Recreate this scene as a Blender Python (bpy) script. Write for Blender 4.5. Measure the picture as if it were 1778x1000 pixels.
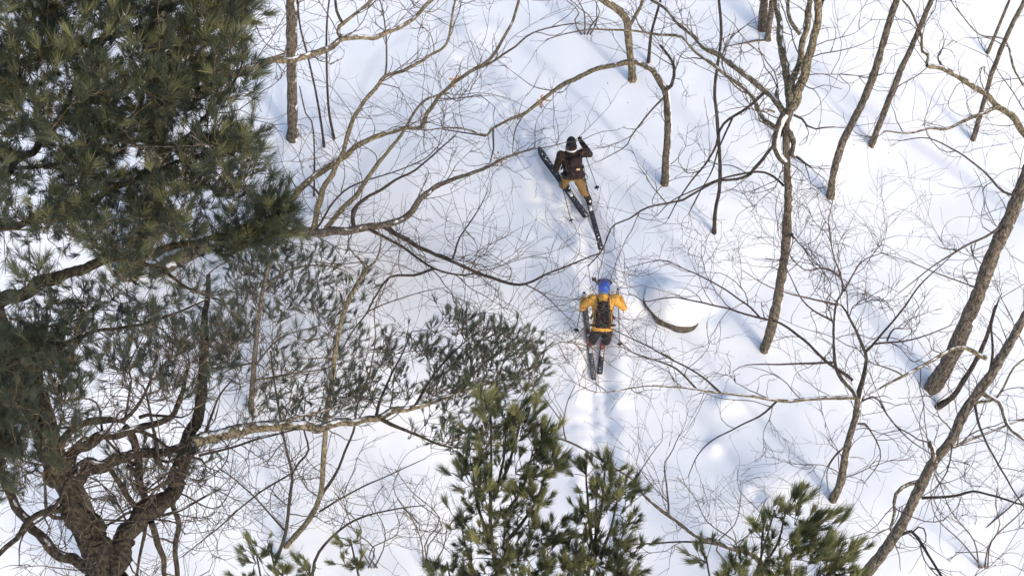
import bpy, math, random
import numpy as np
from mathutils import Vector, Matrix

# ------------------------------------------------------------------ clear
for o in list(bpy.data.objects): bpy.data.objects.remove(o, do_unlink=True)
scene = bpy.context.scene
COL = scene.collection
rng = np.random.default_rng(11)
random.seed(5)

# ------------------------------------------------------------------ camera (an aerial view from just above the tree tops)
FPX = 2600.0                      # focal length in pixels of the 1778 px wide photograph
DEP = math.radians(52)            # the camera looks this far below the horizon
SLOPE = math.tan(math.radians(9)) # the hillside rises away from the camera
FWD = np.array([0, math.cos(DEP), -math.sin(DEP)])
UPV = np.array([0, math.sin(DEP), math.cos(DEP)])
RGT = np.array([1.0, 0, 0])
CAM = -28.9 * FWD
cam = bpy.data.cameras.new('camera'); cam.sensor_width = 36; cam.lens = 36 * FPX / 1778
cam.clip_end = 2000; cam.clip_start = 0.1
camo = bpy.data.objects.new('camera', cam); COL.objects.link(camo)
camo.location = CAM; camo.rotation_euler = (math.pi / 2 - DEP, 0, 0)
scene.camera = camo

# ------------------------------------------------------------------ sky, sun, exposure
SUN_EL, SUN_AZ = math.radians(27), math.radians(180 - 36)   # azimuth clockwise from +Y: behind the camera, to the right
world = bpy.data.worlds.new('World'); scene.world = world; world.use_nodes = True
nt = world.node_tree; bg = nt.nodes['Background']
sky = nt.nodes.new('ShaderNodeTexSky'); sky.sky_type = 'NISHITA'; sky.sun_disc = False
sky.sun_elevation = SUN_EL; sky.sun_rotation = SUN_AZ; sky.dust_density = 3.0; sky.ozone_density = 1.0; sky.air_density = 1.0
nt.links.new(sky.outputs[0], bg.inputs[0]); bg.inputs[1].default_value = 0.15
sun = bpy.data.lights.new('sun', 'SUN'); sun.energy = 0.60; sun.angle = math.radians(2.6); sun.color = (1.0, 0.95, 0.88)
suno = bpy.data.objects.new('sun', sun); COL.objects.link(suno)
SDIR = np.array([math.sin(SUN_AZ) * math.cos(SUN_EL), math.cos(SUN_AZ) * math.cos(SUN_EL), math.sin(SUN_EL)])
suno.rotation_euler = Vector(-SDIR).to_track_quat('-Z', 'Y').to_euler()
suno.location = SDIR * 60
scene.view_settings.view_transform = 'Standard'; scene.view_settings.look = 'None'
scene.view_settings.gamma = 1.0; scene.view_settings.exposure = 0.93
scene.render.resolution_x = 1024; scene.render.resolution_y = 575

# ------------------------------------------------------------------ materials
def node_mat(name, rough=0.8):
    m = bpy.data.materials.new(name); m.use_nodes = True
    b = m.node_tree.nodes['Principled BSDF']; b.inputs['Roughness'].default_value = rough
    b.inputs['Specular IOR Level'].default_value = 0.25
    return m, m.node_tree.nodes, m.node_tree.links, b
def ramp(ns, stops):
    r = ns.new('ShaderNodeValToRGB'); e = r.color_ramp.elements
    while len(e) < len(stops): e.new(0.5)
    for i, (p, c) in enumerate(stops):
        e[i].position = p; e[i].color = (*c, 1) if len(c) == 3 else c
    return r
def noise(ns, ls, scale, detail=4, coord='Object', stretch=None):
    tc = ns.new('ShaderNodeTexCoord'); n = ns.new('ShaderNodeTexNoise')
    n.inputs['Scale'].default_value = scale; n.inputs['Detail'].default_value = detail
    if stretch:
        mp = ns.new('ShaderNodeMapping'); mp.inputs['Scale'].default_value = stretch
        ls.new(tc.outputs[coord], mp.inputs[0]); ls.new(mp.outputs[0], n.inputs['Vector'])
    else: ls.new(tc.outputs[coord], n.inputs['Vector'])
    return n
def bump(ns, ls, b, src, strength, dist):
    bp = ns.new('ShaderNodeBump'); bp.inputs['Strength'].default_value = strength; bp.inputs['Distance'].default_value = dist
    ls.new(src, bp.inputs['Height']); ls.new(bp.outputs[0], b.inputs['Normal'])
def plain(name, col, rough=0.6, var=0.25, scale=12, metal=0.0, bumps=0.0):
    m, ns, ls, b = node_mat(name, rough)
    n = noise(ns, ls, scale, 5)
    r = ramp(ns, [(0.3, tuple(c * (1 - var) for c in col)), (0.7, tuple(min(1, c * (1 + var)) for c in col))])
    ls.new(n.outputs[0], r.inputs[0]); ls.new(r.outputs[0], b.inputs['Base Color'])
    b.inputs['Metallic'].default_value = metal
    if bumps: bump(ns, ls, b, n.outputs[0], 0.6, bumps)
    return m
def snow_mask(ns, ls, axis, lo, hi, nscale, namt):
    """0..1 where the surface faces 'axis', broken up by noise: snow that has stuck there"""
    g = ns.new('ShaderNodeNewGeometry')
    d = ns.new('ShaderNodeVectorMath'); d.operation = 'DOT_PRODUCT'; d.inputs[1].default_value = axis
    ls.new(g.outputs['Normal'], d.inputs[0])
    n = noise(ns, ls, nscale, 3)
    a = ns.new('ShaderNodeMath'); a.operation = 'MULTIPLY_ADD'; a.inputs[1].default_value = namt
    ls.new(n.outputs[0], a.inputs[0]); ls.new(d.outputs['Value'], a.inputs[2])
    mr = ns.new('ShaderNodeMapRange'); mr.inputs[1].default_value = lo; mr.inputs[2].default_value = hi
    ls.new(a.outputs[0], mr.inputs[0])
    return mr.outputs[0]
SNOWC = (0.86, 0.88, 0.92)
def bark(name, dark, light, snow=None, fine=40, lichen=0.5):
    m, ns, ls, b = node_mat(name, 0.9)
    n1 = noise(ns, ls, fine, 6, stretch=(1, 1, 0.25)); n2 = noise(ns, ls, 5, 4)
    r1 = ramp(ns, [(0.40, dark), (0.60, light)]); ls.new(n1.outputs[0], r1.inputs[0])
    mx = ns.new('ShaderNodeMix'); mx.data_type = 'RGBA'; mx.blend_type = 'MULTIPLY'; mx.inputs[0].default_value = 0.6
    r2 = ramp(ns, [(0.3, (0.55, 0.6, 0.5)), (0.7, (1.15, 1.1, 1.0))]); ls.new(n2.outputs[0], r2.inputs[0])
    ls.new(r1.outputs[0], mx.inputs[6]); ls.new(r2.outputs[0], mx.inputs[7])
    n3 = noise(ns, ls, 11, 5); r3 = ramp(ns, [(0.58, (0, 0, 0)), (0.66, (lichen, lichen, lichen))]); ls.new(n3.outputs[0], r3.inputs[0])
    m3 = ns.new('ShaderNodeMix'); m3.data_type = 'RGBA'; m3.inputs[7].default_value = (*[min(1, c * 1.75) for c in light], 1)
    ls.new(r3.outputs[0], m3.inputs[0]); ls.new(mx.outputs[2], m3.inputs[6]); out = m3.outputs[2]
    if snow:
        f = snow_mask(ns, ls, *snow)
        m2 = ns.new('ShaderNodeMix'); m2.data_type = 'RGBA'; m2.inputs[7].default_value = (*SNOWC, 1)
        ls.new(f, m2.inputs[0]); ls.new(out, m2.inputs[6]); out = m2.outputs[2]
    ls.new(out, b.inputs['Base Color']); bump(ns, ls, b, n1.outputs[0], 1.0, 0.035)
    return m
WIND = (0.75, -0.15, 0.65)
M = {}
M['bark_trunk'] = bark('bark_trunk', (0.048, 0.040, 0.034), (0.20, 0.170, 0.142), (WIND, 1.09, 1.15, 6, 0.80))
M['bark_pale'] = bark('bark_pale', (0.055, 0.046, 0.033), (0.26, 0.22, 0.155), ((0.3, 0.0, 0.95), 1.29, 1.36, 8, 0.7))
M['bark_dark'] = bark('bark_dark', (0.020, 0.017, 0.016), (0.075, 0.06, 0.052))
M['bark_pine'] = bark('bark_pine', (0.016, 0.014, 0.012), (0.060, 0.049, 0.038), ((0.2, 0.1, 0.97), 1.38, 1.46, 5, 0.75), 30, 0.1)
M['twig'] = bark('twig', (0.050, 0.040, 0.034), (0.17, 0.135, 0.110))
M['twig_red'] = bark('twig_red', (0.06, 0.04, 0.036), (0.17, 0.118, 0.10))
M['twig_pine'] = bark('twig_pine', (0.04, 0.032, 0.022), (0.17, 0.14, 0.09))

def needle_mat(name, c0, c1, c2):
    m, ns, ls, b = node_mat(name, 0.55)
    at = ns.new('ShaderNodeAttribute'); at.attribute_name = 'tint'
    r = ramp(ns, [(0.0, c0), (0.55, c1), (1.0, c2)]); ls.new(at.outputs['Fac'], r.inputs[0])
    ls.new(r.outputs[0], b.inputs['Base Color'])
    tr = ns.new('ShaderNodeBsdfTranslucent'); ls.new(r.outputs[0], tr.inputs[0])
    mix = ns.new('ShaderNodeMixShader'); mix.inputs[0].default_value = 0.3
    ls.new(b.outputs[0], mix.inputs[1]); ls.new(tr.outputs[0], mix.inputs[2])
    ls.new(mix.outputs[0], ns['Material Output'].inputs[0])
    return m
M['needle'] = needle_mat('needle', (0.040, 0.053, 0.043), (0.080, 0.098, 0.065), (0.24, 0.245, 0.115))  # last colour paints sunlit tufts into the needles
M['needle_grey'] = needle_mat('needle_grey', (0.038, 0.052, 0.042), (0.070, 0.090, 0.062), (0.15, 0.17, 0.10))

M['needle_fresh'] = needle_mat('needle_fresh', (0.060, 0.078, 0.050), (0.125, 0.145, 0.078), (0.30, 0.30, 0.13))
def snow_mat():
    m, ns, ls, b = node_mat('snow', 0.55)
    n1 = noise(ns, ls, 1.1, 5); n2 = noise(ns, ls, 26, 6)
    r = ramp(ns, [(0.3, (0.83, 0.85, 0.885)), (0.7, (0.875, 0.885, 0.905))]); ls.new(n1.outputs[0], r.inputs[0])
    ls.new(r.outputs[0], b.inputs['Base Color'])
    bump(ns, ls, b, n2.outputs[0], 0.18, 0.02)
    return m
M['snow'] = snow_mat()
M['rock'] = plain('rock', (0.10, 0.085, 0.07), 0.95, 0.6, 18, bumps=0.02)
M['leaf'] = plain('leaf', (0.38, 0.20, 0.09), 0.8, 0.35, 20)
M['debris'] = plain('debris', (0.06, 0.045, 0.04), 0.9, 0.3, 20)

# ------------------------------------------------------------------ mesh helpers
def np_mesh(name, V, quads=None, tris=None, smooth=True):
    V = np.asarray(V, dtype=np.float32).reshape(-1, 3)
    me = bpy.data.meshes.new(name)
    nq = 0 if quads is None else len(quads); ntri = 0 if tris is None else len(tris)
    loops = []
    if nq: loops.append(np.asarray(quads).reshape(-1))
    if ntri: loops.append(np.asarray(tris).reshape(-1))
    li = np.concatenate(loops).astype(np.int32)
    me.vertices.add(len(V)); me.vertices.foreach_set('co', V.reshape(-1))
    me.loops.add(len(li)); me.loops.foreach_set('vertex_index', li)
    st = np.concatenate([np.arange(nq) * 4, nq * 4 + np.arange(ntri) * 3]).astype(np.int32)
    me.polygons.add(nq + ntri); me.polygons.foreach_set('loop_start', st)
    if smooth: me.polygons.foreach_set('use_smooth', np.ones(nq + ntri, dtype=bool))
    me.update(calc_edges=True); me.validate()
    return me
def link(name, me, mat, parent=None):
    o = bpy.data.objects.new(name, me); COL.objects.link(o)
    if mat is not None: me.materials.append(mat)
    if parent is not None: o.parent = parent
    return o
def tag(o, label, cat, group=None, kind=None):
    o['label'] = label
    if cat: o['category'] = cat
    if group: o['group'] = group
    if kind: o['kind'] = kind
    return o
def empty(name, loc):
    o = bpy.data.objects.new(name, None); COL.objects.link(o); o.location = [float(c) for c in loc]; o.empty_display_size = 0.2
    return o
def norm(a): return a / np.maximum(np.linalg.norm(a, axis=-1, keepdims=True), 1e-9)
def tubes(P, Rd, sides, squash=None):
    """N tubes of K points each -> verts, quads (ends closed by a tiny last ring)"""
    P = np.asarray(P, float); Rd = np.asarray(Rd, float)
    N, K, _ = P.shape
    T = np.empty_like(P); T[:, 1:-1] = P[:, 2:] - P[:, :-2]; T[:, 0] = P[:, 1] - P[:, 0]; T[:, -1] = P[:, -1] - P[:, -2]
    T = norm(T)
    ref = np.tile(np.array([0.31, 0.52, 0.79]), (N, 1)); m = norm(P[:, -1] - P[:, 0])
    ref = np.where(np.abs((ref * m).sum(1, keepdims=True)) > 0.9, np.array([[0.8, -0.6, 0.1]]), ref)
    ref = np.repeat(ref[:, None], K, 1)
    A = norm(ref - (ref * T).sum(2, keepdims=True) * T); B = np.cross(T, A)
    th = np.arange(sides) * 2 * math.pi / sides
    V = P[:, :, None] + Rd[:, :, None, None] * (A[:, :, None] * np.cos(th)[None, None, :, None] + B[:, :, None] * np.sin(th)[None, None, :, None])
    idx = np.arange(N * K * sides).reshape(N, K, sides)
    a = idx[:, :-1]; b = idx[:, 1:]
    q = np.stack([a, np.roll(a, -1, 2), np.roll(b, -1, 2), b], -1).reshape(-1, 4)
    return V.reshape(-1, 3), q
class Acc:
    def __init__(s): s.V = []; s.Q = []; s.n = 0
    def add(s, V, Q):
        s.V.append(V); s.Q.append(Q + s.n); s.n += len(V)
    def mesh(s, name, off): return np_mesh(name, np.concatenate(s.V) - off, np.concatenate(s.Q))

# ------------------------------------------------------------------ pixels -> places
def ray(u, v): return FWD + RGT * (u - 889) / FPX - UPV * (v - 500) / FPX
def at(u, v, depth): return CAM + ray(u, v) * depth
def depth_of(p): return float(np.dot(np.asarray(p) - CAM, FWD))
def proj(Pts):
    q = np.asarray(Pts) - CAM; z = q @ FWD
    return 889 + FPX * (q @ RGT) / z, 500 - FPX * (q @ UPV) / z, z
def plane_hit(u, v, h=0.0):
    r = ray(u, v); return CAM + r * ((SLOPE * CAM[1] + h - CAM[2]) / (r[2] - SLOPE * r[1]))
def at_height(u, v, z):
    r = ray(u, v); return CAM + r * ((z - CAM[2]) / r[2])

# ------------------------------------------------------------------ the snow surface
def vnoise(x, y, seed):
    xi = np.floor(x).astype(int); yi = np.floor(y).astype(int); fx = x - xi; fy = y - yi
    def h(i, j):
        n = (i * 374761393 + j * 668265263 + seed * 982451653) & 0x7fffffff
        n = ((n ^ (n >> 13)) * 1274126177) & 0x7fffffff
        return ((n ^ (n >> 16)) & 0xffff) / 65535.0
    sx = fx * fx * (3 - 2 * fx); sy = fy * fy * (3 - 2 * fy)
    return (h(xi, yi) * (1 - sx) + h(xi + 1, yi) * sx) * (1 - sy) + (h(xi, yi + 1) * (1 - sx) + h(xi + 1, yi + 1) * sx) * sy
def seg_dist(x, y, poly):
    best = np.full(x.shape, 1e9); side = np.zeros(x.shape); along = np.zeros(x.shape); s0 = 0.0
    for a, b in zip(poly[:-1], poly[1:]):
        dx, dy = b[0] - a[0], b[1] - a[1]; L = math.hypot(dx, dy)
        t = np.clip(((x - a[0]) * dx + (y - a[1]) * dy) / (L * L), 0, 1)
        px, py = x - a[0] - t * dx, y - a[1] - t * dy; d = np.hypot(px, py)
        m = d < best; best = np.where(m, d, best)
        side = np.where(m, np.sign(dx * py - dy * px), side); along = np.where(m, s0 + t * L, along); s0 += L
    return best, side, along
def pix_poly(pts): return [tuple(plane_hit(u, v)[:2]) for u, v in pts]
TRACK = pix_poly([(1050, 1040), (1044, 880), (1042, 760), (1037, 640), (1040, 540), (1038, 470), (1030, 410), (1005, 360)])
TRACK2 = pix_poly([(1030, 480), (990, 420), (960, 370), (935, 290), (905, 225), (870, 170), (825, 105), (770, 30), (730, -40)])
MOUNDS = [(1258, 703, 0.16, 0.20), (1238, 780, 0.12, 0.14), (1075, 700, 0.07, 0.14), (1000, 440, 0.10, 0.45),
          (990, 590, 0.06, 0.35), (1120, 640, 0.05, 0.4), (1330, 850, 0.12, 0.5), (700, 880, 0.1, 0.8), (1290, 700, 0.06, 0.2)]
DENTS = [(1312, 868, 0.10, 0.12), (1000, 735, 0.06, 0.10), (1015, 705, 0.05, 0.09), (1078, 712, 0.05, 0.07), (1066, 690, 0.04, 0.06), (1118, 552, 0.10, 0.22), (1252, 690, 0.09, 0.07), (1243, 545, 0.06, 0.2)]
for i in range(26):
    t = rng.random(); DENTS.append((1030 + rng.normal() * 26, 690 + t * 300, 0.03, 0.05 + 0.05 * rng.random()))
MPOS = [(plane_hit(u, v)[:2], h, r) for u, v, h, r in MOUNDS] + [(plane_hit(u, v)[:2], -h, r) for u, v, h, r in DENTS]
def ground_h(x, y):
    x = np.asarray(x, float); y = np.asarray(y, float)
    z = SLOPE * y
    z = z + 0.35 * (vnoise(x / 6.1, y / 6.1, 1) - 0.5) + 0.14 * (vnoise(x / 2.3, y / 2.3, 2) - 0.5) + 0.05 * (vnoise(x / 0.9, y / 0.9, 3) - 0.5)
    z = z + 0.012 * (vnoise(x / 0.28, y / 0.28, 4) - 0.5)
    # wind ripples running down the fall line
    z = z + 0.02 * (vnoise((x * 0.8 + y * 0.6) / 0.55, (y * 0.8 - x * 0.6) / 3.5, 8) - 0.5)
    near = (np.abs(x) < 14) & (np.abs(y) < 11)
    if near.any():
        xn, yn = x[near], y[near]; dz = np.zeros(xn.shape)
        for k, (tr, w, dp) in enumerate(((TRACK, 0.17, 0.07), (TRACK2, 0.22, 0.06))):
            d, s, al = seg_dist(xn, yn, tr)
            wob = 0.05 * (vnoise(al / 0.7, al * 0 + k, 21 + k) - 0.5)
            dd = d + wob
            g = np.exp(-((dd - 0.13) / 0.085) ** 2) * dp + np.exp(-(dd / 0.30) ** 4) * 0.04
            rim = np.exp(-((dd - 0.42) / 0.12) ** 2) * 0.035
            churn = np.exp(-(dd / 0.55) ** 4) * (0.055 * (vnoise(xn / 0.16, yn / 0.16, 31 + k) - 0.5) + 0.03 * (vnoise(xn / 0.07, yn / 0.07, 33 + k) - 0.5)) * (0.35 + 0.9 * vnoise(al / 1.1, al * 0, 41 + k))
            dz += -g + rim + churn
        for (c, h, r) in MPOS: dz += h * np.exp(-((xn - c[0]) ** 2 + (yn - c[1]) ** 2) / (r * r))
        z[near] += dz
    return z
def gz(x, y): return float(ground_h(np.array([x]), np.array([y]))[0])
def G(u, v):
    p = plane_hit(u, v)
    for _ in range(6): p = plane_hit(u, v, gz(p[0], p[1]) - SLOPE * p[1])
    return p
def axis_coords(lo, hi, step, far):
    core = np.arange(lo, hi + step / 2, step); out = []; d = step
    x = 0.0
    while x < far: d *= 1.35; x += d; out.append(x)
    out = np.array(out)
    return np.concatenate([lo - out[::-1], core, hi + out])
gx = axis_coords(-12.5, 12.5, 0.075, 260); gy = axis_coords(-8.0, 9.0, 0.075, 260)
X, Y = np.meshgrid(gx, gy); Z = ground_h(X.ravel(), Y.ravel())
idx = np.arange(X.size).reshape(X.shape)
gq = np.stack([idx[:-1, :-1], idx[:-1, 1:], idx[1:, 1:], idx[1:, :-1]], -1).reshape(-1, 4)
ground = link('ground', np_mesh('ground', np.stack([X.ravel(), Y.ravel(), Z], 1), gq), M['snow'])
tag(ground, 'snow covered hillside with ski tracks and soft blue shadows', None, kind='structure')

# ------------------------------------------------------------------ trees drawn from strokes
def resample(pts, n):
    """Catmull-Rom through the points, n samples even by arc length"""
    p = np.asarray(pts, float)
    if len(p) == 2: q = p[0] + (p[1] - p[0]) * np.linspace(0, 1, 40)[:, None]
    else:
        e = np.vstack([2 * p[0] - p[1], p, 2 * p[-1] - p[-2]]); q = []
        for i in range(1, len(e) - 2):
            t = np.linspace(0, 1, 14, endpoint=False)[:, None]
            a, b, c, d = e[i - 1], e[i], e[i + 1], e[i + 2]
            q.append(0.5 * (2 * b + (c - a) * t + (2 * a - 5 * b + 4 * c - d) * t ** 2 + (3 * b - a - 3 * c + d) * t ** 3))
        q = np.vstack(q + [p[-1:]])
    s = np.concatenate([[0], np.cumsum(np.linalg.norm(np.diff(q, axis=0), axis=1))])
    t = np.linspace(0, s[-1], n)
    return np.stack([np.interp(t, s, q[:, k]) for k in range(q.shape[1])], 1)

class Tree:
    def __init__(s, name, label, cat='tree', group=None, bark='bark_trunk', limb='bark_pale', twig='twig'):
        s.name, s.label, s.cat, s.group = name, label, cat, group
        s.bark, s.limb, s.twig = bark, limb, twig
        s.str = []      # (pts3d, radii, is_trunk)
        s.root = None
    def _finish(s, P, r0, r1, trunk, stub=False, wob=0.12, mat=None):
        n = len(P); t = np.linspace(0, 1, n)
        R = r0 + (r1 - r0) * t ** 0.85
        kn = rng.normal(size=n) * 0.5; kn = np.convolve(np.pad(kn, 2, mode='edge'), [0.1, 0.2, 0.4, 0.2, 0.1], 'valid')
        R = R * (1 + 0.16 * kn)
        W = rng.normal(size=(n, 3)); W[0] = 0
        if n > 3: W[1:-1] = (W[:-2] + 2 * W[1:-1] + W[2:]) / 4
        P = P + W * (np.maximum(R, 0.006) * wob)[:, None] * (1 if trunk else 2.2)
        s.str.append((P, R, trunk, stub, mat)); return P
    def trunk(s, pix, w0, w1, depth=None, lean=0.0, stub=False, mat=None):
        """a stem rising from the snow where its first pixel meets the ground; it rises in an upright plane there"""
        if depth is None: b = G(*pix[0])
        else: b = at(*pix[0], depth)
        if s.root is None: s.base = b
        q = resample(pix, max(8, int(np.hypot(*np.subtract(pix[-1], pix[0])) / 14)))
        P = []
        for u, v in q:
            r = ray(u, v); # plane through base: y = b.y + lean*(z-b.z)
            t = (b[1] - CAM[1] + lean * (CAM[2] - b[2])) / (r[1] - lean * r[2]); P.append(CAM + r * t)
        P = np.array(P); k0 = depth_of(P[0]) / FPX / 2; k1 = depth_of(P[-1]) / FPX / 2
        R0 = w0 * k0
        s._finish(P, R0, w1 * k1, True, stub, 0.06, mat)
        Pn, Rn, *_ = s.str[-1]
        if depth is None:   # root flare, going into the snow
            Rn[0] *= 1.14
            Pn = np.vstack([Pn[0] + np.array([0, 0, -0.35]), Pn]); Rn = np.concatenate([[Rn[0] * 1.05], Rn])
            s.str[-1] = (Pn, Rn, True, stub, mat)
        u1, v1 = pix[-1]
        if depth is None and not stub and (u1 < -10 or u1 > 1790 or v1 < -5):   # goes on above the frame, thinning out
            P0, R0, *rest = s.str[-1]; d = norm(P0[-1] - P0[-4]); ext = []; q = P0[-1]
            for k in range(1, 9): d = norm(d + np.array([0, 0, 0.08]) + rng.normal(size=3) * 0.06); q = q + d * 0.7; ext.append(q)
            s.str[-1] = (np.vstack([P0, ext]), np.concatenate([R0, R0[-1] * np.linspace(0.92, 0.12, 8)]), *rest)
        s.root = True
        return s
    def branch(s, pix, w0, w1, dd=None, stub=False, mat=None, d0=None):
        """a limb: starts at the depth of the nearest wood of this tree, ends dd metres farther or nearer"""
        if d0 is None:
            allP = np.concatenate([a[0] for a in s.str]); uu, vv, zz = proj(allP)
            i = int(np.argmin((uu - pix[0][0]) ** 2 + (vv - pix[0][1]) ** 2)); z0 = zz[i]
        else: z0 = d0
        q = resample(pix, max(6, int(sum(np.hypot(*np.subtract(a, b)) for a, b in zip(pix[:-1], pix[1:])) / 12)))
        L = sum(np.hypot(*np.subtract(a, b)) for a, b in zip(pix[:-1], pix[1:])) * z0 / FPX
        if dd is None: dd = rng.uniform(-0.45, 0.45) * L
        zs = z0 + dd * np.linspace(0, 1, len(q)) ** 1.1
        P = np.array([at(u, v, z) for (u, v), z in zip(q, zs)])
        s._finish(P, w0 * z0 / FPX / 2, w1 * zs[-1] / FPX / 2, False, stub, 0.26, mat)
        return s
    def column(s, top, r0, r1):
        """an upright stem under a point seen in the picture, down to the snow below it"""
        b = np.array([top[0], top[1], gz(top[0], top[1]) - 0.3]); n = 14
        P = b + (np.asarray(top) - b) * np.linspace(0, 1, n)[:, None]
        P[1:-1] += rng.normal(size=(n - 2, 3)) * np.array([0.05, 0.05, 0])
        if s.root is None: s.base = b + np.array([0, 0, 0.3])
        s.root = True
        s.str.append((P, np.linspace(r0, r1, n), True, False, None)); return s
    # ---- build the objects
    def build(s, twigs=2.0, tl=(0.5, 1.6), levels=3, seedoff=0, tr=0.0085, trunk_twigs=0.35, kids=(2.9, 1.3), wig=0.19, upb=0.05, minr=0.0030):
        base = np.asarray(s.base, float); s.basev = base
        s.rootobj = tag(empty(s.name, base), s.label, s.cat, s.group)
        for (P, R, tk, stub, mt) in s.str:
            Pp, Rr = P, R.copy()
            if stub: Pp = np.vstack([P, P[-1] + (P[-1] - P[-2]) * 0.02]); Rr = np.concatenate([R, [0.001]])
            sd = 14 if R.max() > 0.05 else 7
            if R.max() > 0.05: kk = len(Pp) * 3; sx = np.linspace(0, 1, kk) * (len(Pp) - 1); Rr = np.interp(sx, np.arange(len(Pp)), Rr); Pp = np.stack([np.interp(sx, np.arange(len(Pp)), Pp[:, q]) for q in range(3)], 1); Pp[1:-1] = (Pp[:-2] + 2 * Pp[1:-1] + Pp[2:]) / 4
            V, Q = tubes(Pp[None], Rr[None], sd)
            if R.max() > 0.05:   # uneven bark
                nz = rng.normal(size=(len(Pp), sd)); nz = (np.roll(nz, 1, 0) + 2 * nz + np.roll(nz, -1, 0)).reshape(-1) * 0.030; c = np.repeat(Pp, sd, 0); V = c + (V - c) * (1 + nz)[:, None]
            link('trunk' if tk else 'branch', np_mesh('trunk' if tk else 'branch', V - base, Q), M[mt or (s.bark if tk else s.limb)], s.rootobj)
        if twigs > 0: s.grow(twigs, tl, levels, tr, trunk_twigs, kids, wig, upb, minr)
        return s
    def starts(s, per_m, trunk_f):
        A = []; D = []; Rr = []
        for (P, R, tk, stub, mt) in s.str:
            seg = np.linalg.norm(np.diff(P, axis=0), axis=1); L = seg.sum()
            n = rng.poisson(L * per_m * (trunk_f if tk else 1.0))
            if n == 0: n = 0 if tk else 1
            f = rng.random(n) * 0.97 + 0.03 if not tk else 0.25 + 0.75 * rng.random(n)
            if not tk: f = np.concatenate([f, [1.0, 0.985]]); n += 2
            cs = np.concatenate([[0], np.cumsum(seg)]) / L
            p = np.stack([np.interp(f, cs, P[:, k]) for k in range(3)], 1)
            j = np.clip(np.searchsorted(cs, f) - 1, 0, len(P) - 2); d = norm(P[j + 1] - P[j])
            A.append(p); D.append(d); Rr.append(np.interp(f, cs, R))
        return np.concatenate(A), np.concatenate(D), np.concatenate(Rr)
    def grow(s, per_m, tl, levels, tr, trunk_f, kids, wig, upb, minr):
        A, D, R = s.starts(per_m, trunk_f)
        u, v, z = proj(A); ok = (u > -120) & (u < 1900) & (v > -160) & (v < 1120)
        A, D, R = A[ok], D[ok], R[ok]
        if not len(A): return
        acc = Acc(); L = rng.uniform(tl[0], tl[1] * 1.25, len(A)); rad = np.minimum(R * 0.6, tr * rng.uniform(0.7, 1.5, len(A)))
        for lev in range(levels):
            N = len(A); K = (12, 9, 6)[lev]
            side = rng.normal(size=(N, 3)); side = norm(side - (side * D).sum(1, keepdims=True) * D)
            k = rng.uniform(0.5, 1.5, (N, 1))
            d = norm(D + side * k + np.array([0, 0, upb])); P = np.empty((N, K, 3)); P[:, 0] = A
            drift = rng.normal(size=(N, 3)) * 0.10
            for i in range(1, K):
                d = norm(d + rng.normal(size=(N, 3)) * wig * (0.9, 0.9, 1)[lev] + drift + np.array([0, 0, upb])); P[:, i] = P[:, i - 1] + d * (L / (K - 1))[:, None]
            rr = rad[:, None] * np.linspace(1, 0.35, K)[None]; rr = np.maximum(rr, minr * 0.75)
            V, Q = tubes(P, rr, 4 if lev == 0 else 3); acc.add(V, Q)
            if lev + 1 == levels: break
            nk = rng.poisson(kids[lev] * np.clip(L / np.mean(L), 0.4, 1.8)); I = np.repeat(np.arange(N), nk)
            f = rng.uniform(0.15, 0.98, len(I)) * (K - 1); j = np.minimum(f.astype(int), K - 2); fr = (f - j)[:, None]
            A = P[I, j] * (1 - fr) + P[I, j + 1] * fr; D = norm(P[I, j + 1] - P[I, j])
            rad = np.maximum(rad[I] * 0.70, minr); L = L[I] * rng.uniform(0.25, 0.75, len(I))
            # twigs stay above the snow
            hgt = A[:, 2] - SLOPE * A[:, 1]; keep = hgt > 0.15; A, D, rad, L = A[keep], D[keep], rad[keep], L[keep]
        o = link('twigs', acc.mesh('twigs', s.basev), M[s.twig], s.rootobj); o['kind'] = 'stuff'
    # ---- pine foliage
    def foliage(s, P, dirs, mat='needle', size=0.15, shoots=(3, 6), spread=0.75, connect=True, tint=(0.15, 0.75), needles=30, fan=(0.12, 0.60), wd=0.010):
        N = len(P); acc = Acc()
        sk = np.concatenate([a[0] for a in s.str])
        sk = np.concatenate([resample(a[0], max(4, len(a[0]) * 3)) for a in s.str])
        if connect:   # every tuft group hangs on the nearest wood, or on a group nearer to the wood
            d2 = np.concatenate([((P[i:i + 200, None] - sk[None]) ** 2).sum(2) for i in range(0, N, 200)]); S = sk[d2.argmin(1)].copy(); dm = d2.min(1)
            order = np.argsort(dm); P = P[order]; dirs = dirs[order]; S = S[order]; dm = dm[order]
            for i in range(1, N):
                e = ((P[:i] - P[i]) ** 2).sum(1); j = int(e.argmin())
                if e[j] * 1.3 < dm[i] and e[j] > 1e-4: S[i] = P[j]
            K = 7; t = np.linspace(0, 1, K)[None, :, None]
            ln = np.linalg.norm(P - S, axis=1)[:, None, None]
            sag = np.array([0, 0, -0.12]) * np.sin(t * math.pi) * ln + rng.normal(size=(N, 1, 3)) * 0.10 * ln * np.sin(t * math.pi)
            Q3 = S[:, None] + (P - S)[:, None] * t + sag
            rr = (0.004 + 0.010 * np.minimum(ln[:, :, 0], 1.5)) * np.linspace(1, 0.35, K)[None]
            acc.add(*tubes(Q3, rr, 4))
        ns = rng.integers(shoots[0], shoots[1] + 1, N); I = np.repeat(np.arange(N), ns)
        d = norm(dirs[I] + rng.normal(size=(len(I), 3)) * spread); L = rng.uniform(0.6, 1.7, len(I)) * size
        tip = P[I] + d * L[:, None] + np.array([0, 0, 0.15]) * L[:, None]
        mid = (P[I] + tip) / 2 + rng.normal(size=tip.shape) * size * 0.1
        rr = np.tile(np.array([0.0042, 0.0035, 0.0028]), (len(I), 1)); acc.add(*tubes(np.stack([P[I], mid, tip], 1), rr, 3))
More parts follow.
